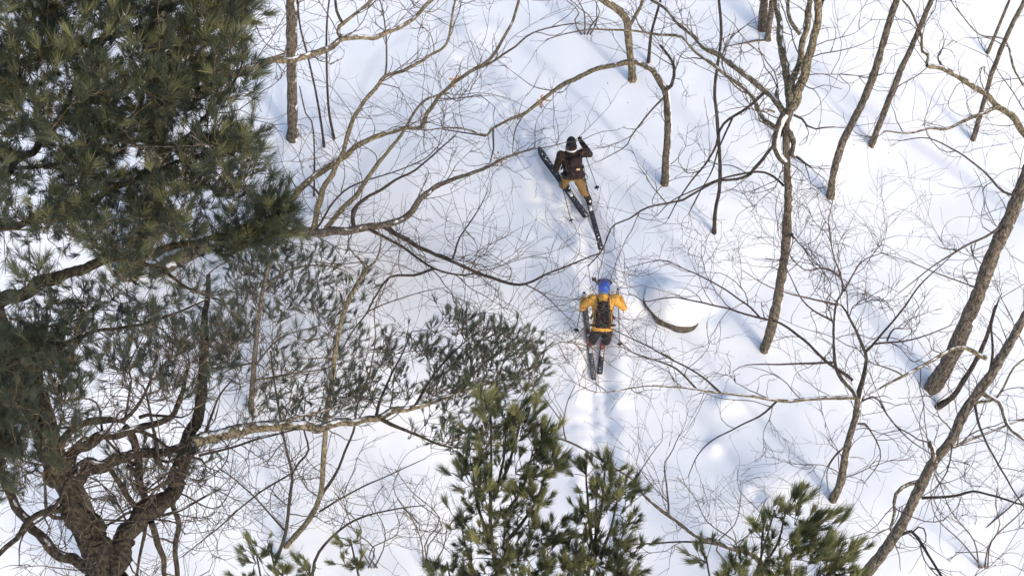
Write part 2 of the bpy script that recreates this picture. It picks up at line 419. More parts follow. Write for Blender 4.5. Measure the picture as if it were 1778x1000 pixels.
        o = link('branchlets', acc.mesh('branchlets', s.basev), M['twig_pine'], s.rootobj); o['kind'] = 'stuff'
        tdir = norm(tip - mid + np.array([0, 0, 0.25]) * L[:, None])
        # needles: fans of thin blades round the last stretch of every shoot
        T = len(tip); K = needles
        ref = rng.normal(size=(T, 3)); a = norm(ref - (ref * tdir).sum(1, keepdims=True) * tdir); b = np.cross(tdir, a)
        ph = rng.random((T, K)) * 2 * math.pi; sp = rng.uniform(fan[0], fan[1], (T, K)) * rng.uniform(0.7, 1.2, (T, 1)); back = rng.random((T, K)) * 0.65
        nd = tdir[:, None] * np.cos(sp)[..., None] + (a[:, None] * np.cos(ph)[..., None] + b[:, None] * np.sin(ph)[..., None]) * np.sin(sp)[..., None]
        sz = size * rng.uniform(0.65, 1.15, (T, 1)); ln = sz * rng.uniform(0.7, 1.05, (T, K))
        root = tip[:, None] - tdir[:, None] * (back * sz * 0.9)[..., None]
        side = norm(np.cross(nd, rng.normal(size=nd.shape))) * (size * wd)
        end = root + nd * ln[..., None]; mid_ = root + nd * (ln * 0.55)[..., None] + np.array([0, 0, -0.04]) * ln[..., None]
        V = np.stack([root - side * 0.5, root + side * 0.5, mid_ + side, mid_ - side, end], 2).reshape(-1, 3)
        i0 = np.arange(T * K) * 5
        quads = np.stack([i0, i0 + 1, i0 + 2, i0 + 3], 1); tris = np.stack([i0 + 3, i0 + 2, i0 + 4], 1)
        me = np_mesh('crown', V - s.basev, quads, tris, smooth=False)
        tv = np.clip(tint[0] + (tint[1] - tint[0]) * rng.random((T, 1)) ** 1.6 + rng.normal(size=(T, K)) * 0.10, 0, 1)
        at_ = me.attributes.new('tint', 'FLOAT', 'POINT'); at_.data.foreach_set('value', np.repeat(tv.reshape(-1), 5).astype(np.float32))
        o = link('crown', me, M[mat], s.rootobj); o['kind'] = 'stuff'
        return s

def in_poly(u, v, poly):
    ins = np.zeros(u.shape, bool); n = len(poly)
    for i in range(n):
        (x1, y1), (x2, y2) = poly[i], poly[(i + 1) % n]
        c = ((y1 > v) != (y2 > v)) & (u < (x2 - x1) * (v - y1) / (y2 - y1 + 1e-9) + x1); ins ^= c
    return ins
def fill(poly, n, d0, d1, clump=None):
    """n places inside an outline of foliage, at depths d0..d1"""
    a = np.array(poly, float); out_u = []; out_v = []
    while sum(map(len, out_u)) < n:
        u = rng.uniform(a[:, 0].min(), a[:, 0].max(), n * 3); v = rng.uniform(a[:, 1].min(), a[:, 1].max(), n * 3)
        k = in_poly(u, v, poly)
        if clump is not None: k &= vnoise(u / clump[0], v / clump[0], clump[2]) > clump[1] * rng.uniform(0.75, 1.1, len(u))
        out_u.append(u[k]); out_v.append(v[k])
    u = np.concatenate(out_u)[:n]; v = np.concatenate(out_v)[:n]; z = rng.uniform(d0, d1, n)
    return CAM + (FWD[None] + RGT[None] * ((u - 889) / FPX)[:, None] - UPV[None] * ((v - 500) / FPX)[:, None]) * z[:, None]

# ================================================================== the bare trees
GB = 'bare trees on the snowy slope'
# straight grey trunk, upper left
t = Tree('bare_tree', 'straight brown trunk at upper left crossed by a pale limb', group=GB)
t.trunk([(508, 241), (507, 130), (506, 40), (505, -60), (500, -260)], 18, 20)
t.build(twigs=0.67, tl=(0.4, 1.2), trunk_twigs=0.6)
# thin saplings beside it
for k, (pix, w, lab) in enumerate([
    ([(563, 255), (552, 180), (536, 105), (520, 40), (515, -40)], 4.5, 'thin curved sapling just right of the straight upper left trunk'),
    ([(580, 241), (570, 184), (567, 95), (568, 34), (577, -40)], 4.5, 'thin dark sapling second from the straight upper left trunk'),
    ([(545, 340), (546, 289), (543, 218), (530, 195), (520, 150)], 3.5, 'slim crooked sapling below the straight upper left trunk'),
    ([(1126, 108), (1131, 58), (1147, 0), (1160, -60)], 6, 'slim pole sapling between the top centre trunks'),
    ([(1240, 404), (1242, 364), (1249, 330), (1250, 282), (1245, 204), (1241, 150), (1252, 68), (1249, 10), (1240, -70)], 7, 'thin crooked stem standing left of the burled many stemmed tree')]):
    t = Tree('bare_sapling', lab, 'sapling', 'saplings on the snowy slope', bark='bark_dark', limb='bark_dark')
    t.trunk(pix, w, w * 0.6); t.build(twigs=0.73, tl=(0.4, 1.1), trunk_twigs=1.0)
# pair of trunks at the top
t = Tree('bare_tree', 'short visible trunk at top centre leaning left with fork', group=GB)
t.trunk([(1098, 139), (1096, 110), (1091, 65), (1087, 31), (1062, 10), (1030, -12), (980, -40)], 13, 12, mat='bark_pale')
t.branch([(1090, 50), (1110, 20), (1120, -20)], 7, 5); t.branch([(1038, -5), (990, -6), (940, 0), (860, -8)], 6, 2)
t.build(twigs=0.90, tl=(0.5, 1.5), trunk_twigs=0.8)
t = Tree('bare_tree', 'forked tree right of the upper skier with long limb reaching left', group=GB)
t.trunk([(1155, 319), (1157, 279), (1160, 218), (1158, 180), (1155, 152)], 14, 12)
t.branch([(1155, 156), (1140, 129), (1120, 116), (1095, 111), (1060, 115), (1004, 133), (963, 156), (912, 194), (856, 223), (843, 237), (800, 222), (738, 226)], 12, 2, 0.8)
t.branch([(1156, 158), (1168, 146), (1172, 118), (1166, 100), (1148, 80)], 7, 4, mat='bark_dark')
t.branch([(1170, 120), (1171, 98)], 4, 2, mat='bark_dark')
t.branch([(856, 223), (857, 258), (850, 284)], 4, 2, mat='bark_dark'); t.branch([(843, 237), (820, 232), (790, 228), (765, 222), (772, 200)], 3, 1.5, mat='bark_dark')
t.branch([(912, 194), (895, 225), (890, 265)], 3, 1.5, mat='twig'); t.branch([(1156, 166), (1130, 192), (1098, 231), (1085, 255), (1045, 278)], 4, 1.5, mat='twig')
t.build(twigs=1.12, tl=(0.5, 1.5), trunk_twigs=0.2); t2limb = t
t = Tree('bare_tree', 'twin trunks side by side at the top edge', group=GB)
t.trunk([(1325, 49), (1326, 20), (1330, -40), (1330, -150)], 17, 14); t.trunk([(1334, 68), (1339, 20), (1348, -60), (1360, -160)], 12, 9)
t.branch([(1330, 71), (1310, 71), (1297, 74), (1262, 80)], 4, 2, mat='twig'); t.build(twigs=0.84, tl=(0.4, 1.2))
# the burled multi-stem tree
t = Tree('bare_tree', 'tall burled tree splitting into several stems, standing right of the boulder', group=GB)
t.trunk([(1327, 607), (1341, 561), (1351, 514), (1362, 452), (1367, 398), (1369, 330), (1368, 300), (1367, 269), (1366, 218), (1372, 180)], 17, 15)
t.branch([(1372, 184), (1368, 146), (1360, 102), (1356, 51), (1347, 0), (1340, -80)], 14, 9, 1.0)
t.branch([(1374, 184), (1380, 146), (1386, 112), (1397, 51), (1406, 0), (1412, -80)], 13, 8, 0.2)
t.branch([(1374, 190), (1384, 165), (1400, 126), (1412, 68), (1420, 30), (1419, -10), (1425, -90)], 16, 11, -0.8)
t.branch([(1390, 60), (1378, 45), (1367, 20), (1370, -40)], 8, 5); t.branch([(1420, 34), (1430, 0), (1440, -60)], 6, 4, mat='bark_dark')
t.branch([(1364, 198), (1340, 168), (1331, 160), (1297, 133), (1256, 102), (1222, 82), (1188, 51), (1165, 24), (1140, 5), (1090, -35)], 11, 6, 1.6)
t.branch([(1352, 226), (1330, 208), (1314, 184), (1307, 170), (1268, 138), (1238, 111), (1208, 92), (1184, 65), (1150, 61), (1106, 54), (1038, 51), (997, 56), (950, 68)], 9, 2, 1.0)
t.branch([(1345, 178), (1350, 170), (1347, 158)], 8, 6, 0, stub=True)
t.branch([(1326, 162), (1290, 194), (1253, 221), (1240, 262), (1201, 313), (1180, 345), (1160, 380)], 6, 2, -1.2, mat='bark_dark')
t.branch([(1362, 222), (1335, 262), (1310, 292), (1296, 306), (1242, 316), (1201, 337), (1184, 347), (1123, 361), (1096, 378), (1065, 393), (1045, 435), (1021, 462)], 6, 2, -1.6, mat='bark_dark')
t.branch([(1361, 323), (1340, 306), (1317, 299), (1282, 303), (1249, 312), (1200, 332), (1165, 350), (1140, 375)], 5, 1.5, -0.8, mat='bark_dark')
t.branch([(1272, 205), (1248, 260), (1235, 300), (1215, 335), (1195, 372)], 4, 1.5, mat='bark_dark')
t.branch([(1378, 200), (1394, 208), (1409, 224), (1432, 222), (1450, 221)], 5, 2, mat='bark_dark'); t.branch([(1374, 270), (1386, 276), (1397, 284), (1409, 292)], 6, 3, mat='bark_dark')
t.branch([(1362, 200), (1352, 222), (1347, 245), (1350, 266), (1358, 276), (1366, 282)], 15, 12, -0.05, mat='bark_trunk', stub=True)
t.branch([(1368, 215), (1377, 235), (1380, 252), (1374, 270)], 15, 12, -0.12, mat='bark_trunk', stub=True)
t.branch([(1371, 405), (1379, 412)], 8, 5, -0.1, mat='bark_trunk', stub=True)
t.branch([(1345, 195), (1326, 188), (1315, 205), (1345, 226)], 4, 3, -0.3)
t.build(twigs=1.18, tl=(0.5, 1.5), trunk_twigs=0.12)
# upper right leaning trunks
for pix, w, lab in [
    ([(1442, 341), (1450, 289), (1467, 238), (1487, 200), (1504, 163), (1521, 119), (1535, 68), (1548, 27), (1560, -10), (1590, -120)], 14, 'curved slim trunk right of the burled tree, bending right as it rises'),
    ([(1513, 252), (1525, 221), (1545, 170), (1565, 119), (1586, 75), (1606, 27), (1622, -10), (1660, -100)], 11, 'straight slim trunk leaning right, second from the burled tree'),
    ([(1690, 242), (1708, 180), (1722, 129), (1749, 61), (1778, 3), (1810, -70)], 9, 'thin leaning trunk near the top right corner'),
    ([(1715, 92), (1735, 44), (1752, 3), (1780, -60)], 6, 'short thin pole at the very top right')]:
    t = Tree('bare_tree', lab, group=GB); t.trunk(pix, w, w * 0.8); t.build(twigs=0.56, tl=(0.4, 1.3), trunk_twigs=1.0)
# pale limb entering from the right edge: its tree stands outside on the right
t = Tree('bare_tree', 'pale crooked limb entering from the right edge at upper right', group=GB)
t.trunk([(1905, 470), (1890, 380), (1870, 300), (1870, 200), (1880, 60)], 26, 20)
t.branch([(1872, 310), (1820, 270), (1778, 231), (1763, 204), (1736, 184), (1702, 156), (1668, 136), (1637, 119), (1606, 114)], 15, 8, -1.0)
t.branch([(1614, 116), (1606, 114), (1613, 99), (1603, 92), (1600, 61), (1586, 24), (1569, 3), (1550, -30)], 6, 3, 0.2)
t.branch([(1736, 184), (1708, 196), (1674, 211), (1644, 226), (1613, 223), (1579, 231), (1535, 228)], 7, 3, -0.6)
t.branch([(1637, 119), (1628, 100), (1637, 86)], 4, 2, mat='bark_dark'); t.branch([(1778, 150), (1760, 120), (1745, 70), (1700, 60), (1665, 20), (1650, 0)], 5, 2, 0.4, d0=30)
t.build(twigs=1.23, tl=(0.6, 1.8), trunk_twigs=0.5)
# big right trunk
t = Tree('bare_tree', 'thickest leaning trunk at the right edge, rising from bare base', group=GB)
t.trunk([(1620, 672), (1654, 616), (1674, 568), (1695, 520), (1715, 466), (1736, 415), (1756, 374), (1772, 330), (1800, 260), (1850, 140)], 27, 22)
t.branch([(1735, 395), (1712, 410), (1688, 422), (1661, 435), (1620, 462), (1585, 490), (1560, 510)], 5, 1.5, -0.4, mat='twig')
t.branch([(1661, 435), (1640, 432), (1625, 425)], 3, 1, mat='twig'); t.branch([(1695, 500), (1640, 480), (1580, 455), (1530, 440)], 3, 1.2, mat='twig')
t.branch([(1768, 340), (1740, 330), (1705, 295), (1660, 262), (1610, 240), (1560, 245)], 5, 1.5, 0.6, mat='twig')
t.build(twigs=1.46, tl=(0.6, 1.8), trunk_twigs=1.3)
# lower right leaning trunk
t = Tree('bare_tree', 'long leaning trunk rising from the bottom edge to the right edge', group=GB)
t.trunk([(1466, 1052), (1501, 1000), (1552, 932), (1596, 850), (1620, 803), (1654, 762), (1671, 721), (1698, 680), (1715, 660), (1736, 626), (1763, 578), (1785, 540), (1850, 440)], 20, 14)
t.branch([(1624, 800), (1620, 785), (1618, 770)], 10, 8, -0.2, stub=True, mat='bark_trunk')
t.branch([(1595, 836), (1582, 840), (1569, 845), (1553, 862), (1552, 890), (1547, 918)], 8, 5, -0.4)
t.branch([(1600, 864), (1625, 862), (1654, 861), (1695, 854), (1736, 864), (1778, 878)], 6, 3, -0.8, mat='bark_dark')
t.branch([(1654, 776), (1680, 765), (1705, 755), (1749, 738), (1790, 724)], 6, 3, 0.5)
t.branch([(1556, 932), (1572, 924), (1586, 922), (1603, 949), (1623, 980), (1645, 1012)], 6, 4, -0.8, mat='bark_dark')
t.branch([(1586, 922), (1600, 912), (1608, 935), (1600, 948)], 3, 2, mat='bark_dark')
t.branch([(1593, 1004), (1630, 976), (1688, 932), (1736, 895), (1790, 845)], 4, 2, 0.8, mat='bark_dark', d0=26)
t.branch([(1712, 622), (1671, 603), (1630, 619), (1586, 643), (1542, 667), (1500, 690)], 9, 3, -0.8)
t.branch([(1690, 690), (1700, 740), (1730, 800), (1760, 850), (1790, 900)], 5, 2, mat='bark_dark'); t.branch([(1700, 678), (1735, 700), (1750, 740), (1790, 770)], 9, 6, mat='bark_trunk')
t.branch([(1690, 700), (1730, 690), (1760, 640), (1785, 620)], 5, 3); t.branch([(1716, 655), (1725, 610), (1722, 560), (1735, 520)], 6, 3, mat='bark_dark')
t.build(twigs=1.46, tl=(0.6, 1.7), trunk_twigs=0.4)
t = Tree('dead_snag', 'short dark snag leaning between the two right hand trunks', 'snag', bark='bark_dark')
t.trunk([(1627, 706), (1656, 688), (1672, 662), (1695, 626), (1715, 580), (1729, 530)], 11, 5, stub=True); t.build(twigs=0.56, tl=(0.3, 0.8), trunk_twigs=1.0)
t = Tree('dead_snag', 'broken grey snag behind the pine top at lower right', 'snag', bark='bark_trunk')
t.trunk([(1408, 952), (1413, 930), (1418, 915), (1426, 898)], 11, 10, stub=True); t.branch([(1424, 900), (1405, 908), (1388, 920)], 6, 3, 0.1, mat='bark_trunk')
t.build(twigs=0.56, tl=(0.2, 0.5), trunk_twigs=1.0)
# bushy small tree, lower right of centre
t = Tree('bare_tree', 'bushy forked small tree with many red brown twigs, right of centre', group=GB, twig='twig_red')
t.trunk([(1446, 866), (1460, 837), (1467, 796), (1474, 762), (1487, 721), (1490, 684)], 15, 11)
t.branch([(1488, 690), (1474, 670), (1453, 640), (1450, 600), (1450, 575), (1453, 527), (1464, 507), (1457, 466), (1443, 425), (1440, 381), (1446, 350)], 11, 2, 0.8, mat='bark_trunk')
t.branch([(1490, 688), (1494, 670), (1503, 632), (1504, 609), (1484, 568), (1470, 541), (1460, 530)], 10, 3, -0.4, mat='bark_dark')
t.branch([(1504, 610), (1518, 595), (1542, 568), (1569, 534), (1593, 500), (1640, 455), (1661, 435)], 5, 1.5, 0.6, mat='bark_dark')
t.branch([(1514, 598), (1545, 594), (1569, 592), (1613, 581), (1651, 565)], 4, 1.5, mat='bark_dark')
t.branch([(1540, 592), (1550, 572), (1568, 570)], 3.5, 2.5, mat='bark_dark')
t.branch([(1484, 690), (1452, 690), (1423, 691), (1368, 696), (1314, 691), (1266, 684), (1236, 680), (1178, 672), (1130, 670), (1090, 674), (1036, 681), (1000, 665)], 8, 1.5, -1.6)
t.branch([(1251, 682), (1228, 660), (1208, 646), (1177, 629), (1106, 592), (1075, 577), (1045, 562)], 4, 1.5, -0.3, mat='bark_dark')
t.branch([(1210, 676), (1188, 653), (1160, 633), (1106, 616), (1085, 600), (1070, 586)], 4, 1.5, -0.6, mat='bark_dark')
t.branch([(1348, 697), (1321, 721), (1280, 742), (1236, 765), (1212, 789), (1195, 827)], 4, 1.5, -0.5, mat='bark_dark')
t.branch([(1448, 629), (1420, 630), (1396, 631), (1348, 633), (1297, 634), (1273, 645)], 5, 1.5, 0.3, mat='twig')
t.branch([(1480, 660), (1436, 629), (1399, 592), (1355, 561), (1314, 551), (1256, 534), (1178, 517), (1160, 517), (1120, 524), (1108, 516), (1092, 510)], 6, 1.5, -1.0, mat='bark_dark')
t.branch([(1320, 552), (1300, 532), (1280, 517), (1232, 488), (1178, 463), (1143, 452), (1085, 466)], 3.5, 1.2, 0.2, mat='bark_dark')
t.branch([(1464, 507), (1485, 470), (1500, 452), (1530, 440)], 4, 1.5, mat='twig_red'); t.branch([(1455, 530), (1410, 520), (1370, 510), (1330, 495), (1290, 470)], 4, 1.2, mat='twig_red')
t.branch([(1450, 560), (1400, 530), (1372, 480), (1360, 455)], 4, 1.2, mat='twig_red'); t.branch([(1458, 480), (1430, 465), (1400, 470), (1370, 440), (1390, 405)], 3.5, 1.2, mat='twig_red')
t.branch([(1472, 770), (1450, 790), (1435, 820), (1438, 850)], 4, 1.5, mat='twig'); t.branch([(1490, 700), (1520, 690), (1540, 720), (1575, 760), (1620, 790)], 4, 1.5, mat='bark_dark')
t.branch([(1478, 745), (1500, 735), (1530, 790), (1500, 840)], 4, 1.5, mat='twig')
t.build(twigs=2.5, tl=(0.4, 1.25), trunk_twigs=1.23, kids=(3.6, 1.9))
# limb hidden behind the bottom pine
t = Tree('bare_tree', 'long thin limb arching left out of the bottom pine', group=GB, limb='bark_trunk')
t.trunk([(1360, 1060), (1340, 1000), (1310, 960), (1290, 953)], 18, 13)
t.branch([(1295, 954), (1253, 946), (1212, 929), (1178, 906), (1150, 885), (1120, 858), (1100, 833), (1071, 813), (1030, 789), (983, 765), (945, 759)], 12, 2.5, 0.6)
t.branch([(1285, 952), (1229, 942), (1178, 940), (1130, 943), (1085, 946)], 5, 2, mat='bark_dark'); t.branch([(1160, 895), (1158, 850), (1154, 805), (1166, 785), (1180, 755)], 4, 1.5, mat='twig')
t.branch([(1160, 872), (1130, 840), (1104, 805)], 2.5, 1.2, mat='twig'); t.branch([(983, 765), (978, 735), (985, 700), (998, 670)], 3, 1.2, mat='twig')
t.branch([(978, 735), (955, 705), (930, 670)], 2.5, 1, mat='twig'); t.branch([(1085, 850), (1110, 820), (1130, 790), (1150, 765)], 3, 1.2, mat='twig_red')
t.build(twigs=1.46, tl=(0.5, 1.4), trunk_twigs=0.3)
# extra small shrubs poking out of the snow
for k, (u, v, hpx, lab) in enumerate([(1265, 985, 170, 'leafless shrub between the bottom pine tops'), (735, 985, 190, 'leafless shrub left of the largest bottom pine top'),
                                 (1700, 985, 200, 'leafless shrub in the bottom right corner'), (1010, 60, 90, 'leafless shrub above the upper skier'), (640, 985, 150, 'leafless shrub at the bottom edge below the arching stems')]):
    t = Tree('leafless_shrub', lab, 'shrub', 'leafless shrubs on the snow', bark='twig', limb='twig', twig='twig')
    for j in range(4):
        a = (j - 1.5) * 0.3 + rng.normal() * 0.15; e = rng.normal(size=4) * 0.09 * hpx; hh = hpx * rng.uniform(0.7, 1.05)
        t.trunk([(u + j * 5, v), (u + j * 5 + a * hh * 0.2 + e[0], v - hh * 0.25), (u + j * 5 + a * hh * 0.45 + e[1], v - hh * 0.5), (u + j * 5 + a * hh * 0.8 + e[2], v - hh * 0.78), (u + j * 5 + a * hh * 1.1 + e[3], v - hh)], 2.8, 1.2, lean=rng.uniform(-0.3, 0.3))
    t.build(twigs=1.40, tl=(0.4, 1.2), trunk_twigs=1.2)

# the wide limbs reaching in from the left: their trunk stands behind the big pine
t = Tree('bare_tree', 'wide spreading tree whose pale limbs reach right from behind the big pine', group=GB)
t.trunk([(225, 470), (245, 420), (268, 380), (272, 240), (275, 100), (278, -80)], 44, 30)
t.branch([(272, 200), (340, 160), (400, 130), (431, 122), (470, 110), (495, 105), (536, 95), (577, 82), (594, 68), (652, 66), (679, 54), (720, 31), (750, 0), (790, -40)], 19, 5, 1.2)
t.branch([(594, 70), (586, 58), (584, 52), (597, 44), (625, 18), (652, -6), (680, -40)], 7, 4, 0.5); t.branch([(597, 44), (588, 30), (583, 12), (580, -20)], 6, 4, mat='bark_dark')
t.branch([(435, 121), (455, 108), (500, 90), (490, 88)], 6, 3, -0.3)
t.branch([(266, 470), (340, 430), (420, 400), (492, 398), (546, 406), (618, 395), (679, 389), (713, 367), (735, 338), (767, 320), (825, 299), (890, 269), (925, 257)], 27, 3, -1.0, mat='bark_trunk')
t.branch([(470, 400), (505, 342), (545, 310), (584, 282), (645, 241), (706, 221), (730, 221), (747, 190), (774, 156), (815, 126), (852, 102), (883, 51), (893, 27), (905, -20)], 13, 4, 0.8)
t.branch([(543, 402), (556, 345), (587, 282), (604, 231), (638, 170), (672, 133), (716, 116), (750, 95), (774, 78), (788, 17), (795, -30)], 11, 3, -0.6)
t.branch([(566, 398), (590, 370), (618, 340), (658, 282), (699, 231), (716, 201), (743, 170), (780, 160)], 10, 3, 0.3)
t.branch([(614, 394), (613, 372), (625, 352), (660, 330), (690, 310), (720, 295), (760, 262), (790, 235)], 8, 2, 0.5, mat='bark_dark')
t.branch([(668, 135), (672, 90), (668, 40), (660, 0)], 4, 2, mat='twig'); t.branch([(815, 126), (850, 110), (890, 85), (930, 55), (1000, 40)], 5, 2, 0.4, mat='twig')
t.branch([(660, 390), (692, 408), (726, 429), (784, 452), (825, 473), (876, 490), (910, 493), (951, 476), (1000, 456), (1040, 440)], 9, 2, -0.8, mat='bark_dark')
t.branch([(640, 397), (689, 422), (726, 449), (754, 466), (800, 478), (822, 474)], 6, 3, -0.7, mat='bark_dark')
t.branch([(754, 466), (720, 478), (679, 480), (652, 514), (638, 541), (611, 578), (587, 619)], 5, 2, 0.3, mat='bark_dark')
t.branch([(910, 493), (940, 508), (965, 530), (985, 552)], 3, 1.2, -0.3, mat='twig'); t.branch([(786, 450), (800, 410), (830, 365), (846, 332)], 4, 1.5, mat='bark_dark')
t.branch([(638, 541), (690, 520), (740, 505), (770, 500)], 3, 1.2, mat='twig'); t.branch([(640, 660), (652, 590), (650, 540), (662, 505)], 3, 1.5, mat='twig', d0=26)
t.branch([(556, 340), (540, 320), (520, 330), (505, 310)], 4, 2, mat='bark_dark'); t.branch([(545, 404), (600, 330), (680, 300), (735, 278), (765, 250)], 4, 1.5, 0.9, mat='bark_dark')
t.build(twigs=2.2, tl=(0.5, 1.7), trunk_twigs=0.00, kids=(3.2, 1.6))

def dead_leaves(tree, u, v, n, spread):
    allP = np.concatenate([q[0] for q in tree.str]); uu, vv, zz = proj(allP); i = int(np.argmin((uu - u) ** 2 + (vv - v) ** 2)); c = allP[i]
    V, Q = [], []
    for k in range(n):
        p = c + rng.normal(size=3) * spread; ax = norm(rng.normal(size=3)) * rng.uniform(0.03, 0.055); ay = norm(np.cross(ax, rng.normal(size=3))) * 0.02; az = norm(np.cross(ax, ay)) * 0.012; m = len(V)
        V += [p - ax, p - ax * 0.3 + ay + az, p + ax * 0.5 + ay * 0.8 + az, p + ax, p + ax * 0.5 - ay * 0.8 + az, p - ax * 0.3 - ay + az, p]
        Q += [[m, m + 1, m + 2, m + 6], [m + 6, m + 2, m + 3, m + 4], [m, m + 6, m + 4, m + 5]]
    link('dead_leaves', np_mesh('dead_leaves', np.array(V) - tree.basev, np.array(Q)), M['leaf'], tree.rootobj)
dead_leaves(t2limb, 935, 176, 16, 0.06); dead_leaves(t, 790, 135, 9, 0.05); dead_leaves(t, 868, 272, 14, 0.07)
# small crooked trees, lower left of centre
t = Tree('bare_tree', 'slender crooked tree with a hooked top, left of centre', group=GB)
t.trunk([(496, 948), (534, 905), (556, 861), (561, 806), (565, 752), (568, 711), (577, 656), (584, 602), (594, 551), (618, 497), (638, 463)], 10, 7, mat='bark_pale')
t.branch([(636, 466), (622, 448), (604, 429)], 6, 3); t.branch([(638, 465), (655, 450), (662, 415), (655, 395)], 4, 2)
t.branch([(556, 865), (585, 820), (600, 780), (615, 740), (622, 700), (640, 650)], 6, 3, mat='bark_dark'); t.branch([(554, 888), (612, 854), (663, 830), (738, 796)], 4, 1.5, 0.3, mat='bark_dark')
t.branch([(615, 740), (640, 700), (660, 655)], 3, 1.5, mat='twig'); t.branch([(590, 560), (560, 585), (520, 590), (505, 570)], 3, 1.2, mat='twig')
t.build(twigs=1.46, tl=(0.4, 1.2), trunk_twigs=1.2)
t = Tree('bare_tree', 'slender dark stem forking twice, above the small lower left pine tips', group=GB, bark='bark_dark', limb='bark_dark')
t.trunk([(481, 968), (496, 925), (503, 864), (507, 823), (493, 762), (476, 660), (470, 610)], 7, 3)
t.branch([(507, 823), (522, 800), (537, 782), (527, 740), (530, 690)], 5, 2); t.branch([(494, 920), (456, 878), (422, 844), (377, 810)], 4, 2); t.branch([(505, 822), (442, 861), (384, 912), (316, 966)], 3.5, 2)
t.build(twigs=1.35, tl=(0.4, 1.2), trunk_twigs=1.2)
t = Tree('bare_sapling', 'thin stem arching right along the bottom edge', 'sapling', 'saplings on the snowy slope', bark='bark_dark', limb='bark_dark')
t.trunk([(541, 1010), (551, 963), (592, 918), (636, 895), (701, 881), (738, 877)], 6, 2); t.branch([(700, 881), (725, 905), (730, 910)], 2.5, 1.5)
t.branch([(640, 1010), (673, 996), (718, 969), (745, 932)], 4, 1.5); t.build(twigs=1.12, tl=(0.3, 1.0), trunk_twigs=1.3)

# ================================================================== the pines
GP = 'white pines'
def ray_out(P, axis_xy, up=0.75, away=0.0):
    d = np.zeros_like(P); d[:, :2] = P[:, :2] - np.asarray(axis_xy)[None]
    d = norm(d); d[:, 2] = up; d[:, 1] += away
    return norm(d)
# big pine filling the upper left
t = Tree('pine_tree', 'big dense pine filling the upper left of the view', group=GP, bark='bark_pine', limb='bark_pine')
tp = at(-330, -150, 14.8); t.column(tp, 0.25, 0.10)
def A(pix, w0, w1, d0, d1): t.branch(pix, w0, w1, d1 - d0, d0=d0)
A([(-150, 590), (-60, 545), (0, 520), (68, 490), (143, 466), (218, 446), (289, 432), (380, 408), (440, 390), (484, 385)], 34, 5, 13.6, 13.0)
A([(-160, 420), (0, 398), (51, 381), (150, 350), (260, 300), (380, 262), (425, 290)], 20, 4, 13.6, 12.6)
A([(-20, 330), (95, 218), (122, 167), (156, 95), (187, 54), (230, -20)], 16, 8, 13.4, 12.6)
A([(-160, 150), (60, 100), (200, 60), (330, 30), (420, 20)], 18, 4, 13.8, 13.0)
A([(-160, 690), (0, 640), (100, 600), (170, 575), (211, 571), (296, 548), (360, 520)], 14, 3, 13.6, 13.3)
A([(156, 230), (270, 250), (320, 240), (367, 190), (408, 143), (421, 95), (418, 30)], 7, 3, 13.2, 12.4)
A([(-160, 300), (60, 290), (200, 250), (330, 150), (360, 110)], 12, 3, 13.5, 12.6)
A([(218, 446), (280, 470), (330, 500), (380, 520)], 8, 3, 13.4, 13.6)
t.build(twigs=0.90, tl=(0.3, 0.9), levels=2, trunk_twigs=0.00, kids=(4, 3), tr=0.006)
polyA = [(-60, -60), (420, -60), (428, 40), (425, 130), (412, 190), (440, 240), (450, 290), (420, 335), (385, 350), (395, 385), (330, 450), (270, 470), (170, 480), (60, 500), (-60, 520)]
P = np.concatenate([fill(polyA, 700, 12.0, 14.2, (75, 0.36, 5)), fill([(385, 400), (440, 380), (455, 350), (485, 345), (495, 395), (470, 425), (410, 430), (350, 450)], 55, 12.7, 13.2),
                    fill([(60, 150), (380, 160), (380, 330), (200, 420), (0, 380)], 130, 12.6, 14.0)])
t.foliage(P, ray_out(P, tp[:2], 0.95), size=0.175, shoots=(3, 5), needles=56, tint=(0.05, 1.0), spread=0.6)
P = fill([(-60, -60), (420, -60), (425, 60), (400, 180), (300, 150), (120, 220), (-60, 200)], 190, 11.7, 13.0)
t.foliage(P, ray_out(P, tp[:2], 1.1), size=0.185, shoots=(2, 4), needles=56, tint=(0.3, 0.95), spread=0.5)  # yellower tint puts sunlight on the upper crown into the needle colour
P = np.concatenate([fill([(-60, 500), (90, 520), (230, 480), (330, 470), (360, 500), (300, 560), (200, 600), (120, 640), (60, 700), (-60, 730)], 150, 13.0, 14.2, (60, 0.40, 9))])
t.foliage(P, ray_out(P, tp[:2], 0.8), size=0.16, shoots=(3, 5), needles=48, tint=(0.0, 0.6))

# old pine with the heavy forked trunk, bottom left
t = Tree('pine_tree', 'old pine with heavy gnarled forked trunk in the lower left corner', group=GP, bark='bark_pine', limb='bark_pine')
tp = at(182, 1010, 15.6); t.column(tp, 0.26, 0.235)
t.branch([(184, 1030), (176, 985), (152, 930), (122, 860), (104, 812), (88, 760), (70, 700), (60, 640), (66, 580)], 62, 10, -0.9, d0=15.6, mat='bark_pine')
t.branch([(182, 990), (205, 950), (238, 905), (270, 880), (298, 852), (314, 806), (330, 762), (346, 711), (350, 660), (353, 600), (356, 545), (362, 480)], 40, 8, 0.9, d0=15.5)
t.branch([(118, 838), (150, 820), (190, 810), (232, 786), (280, 780), (322, 772)], 30, 12, 0.4)
t.branch([(106, 805), (128, 785), (163, 762), (218, 745), (258, 740), (292, 725), (308, 700), (316, 675), (330, 630)], 22, 5, 0.5)
t.branch([(104, 775), (119, 752), (146, 733), (190, 726), (214, 731), (245, 694), (262, 660)], 15, 4, 0.3)
t.branch([(216, 740), (232, 776), (243, 830), (250, 885)], 16, 12, 0.4); t.branch([(190, 812), (215, 850), (240, 890)], 10, 10, 0.3)
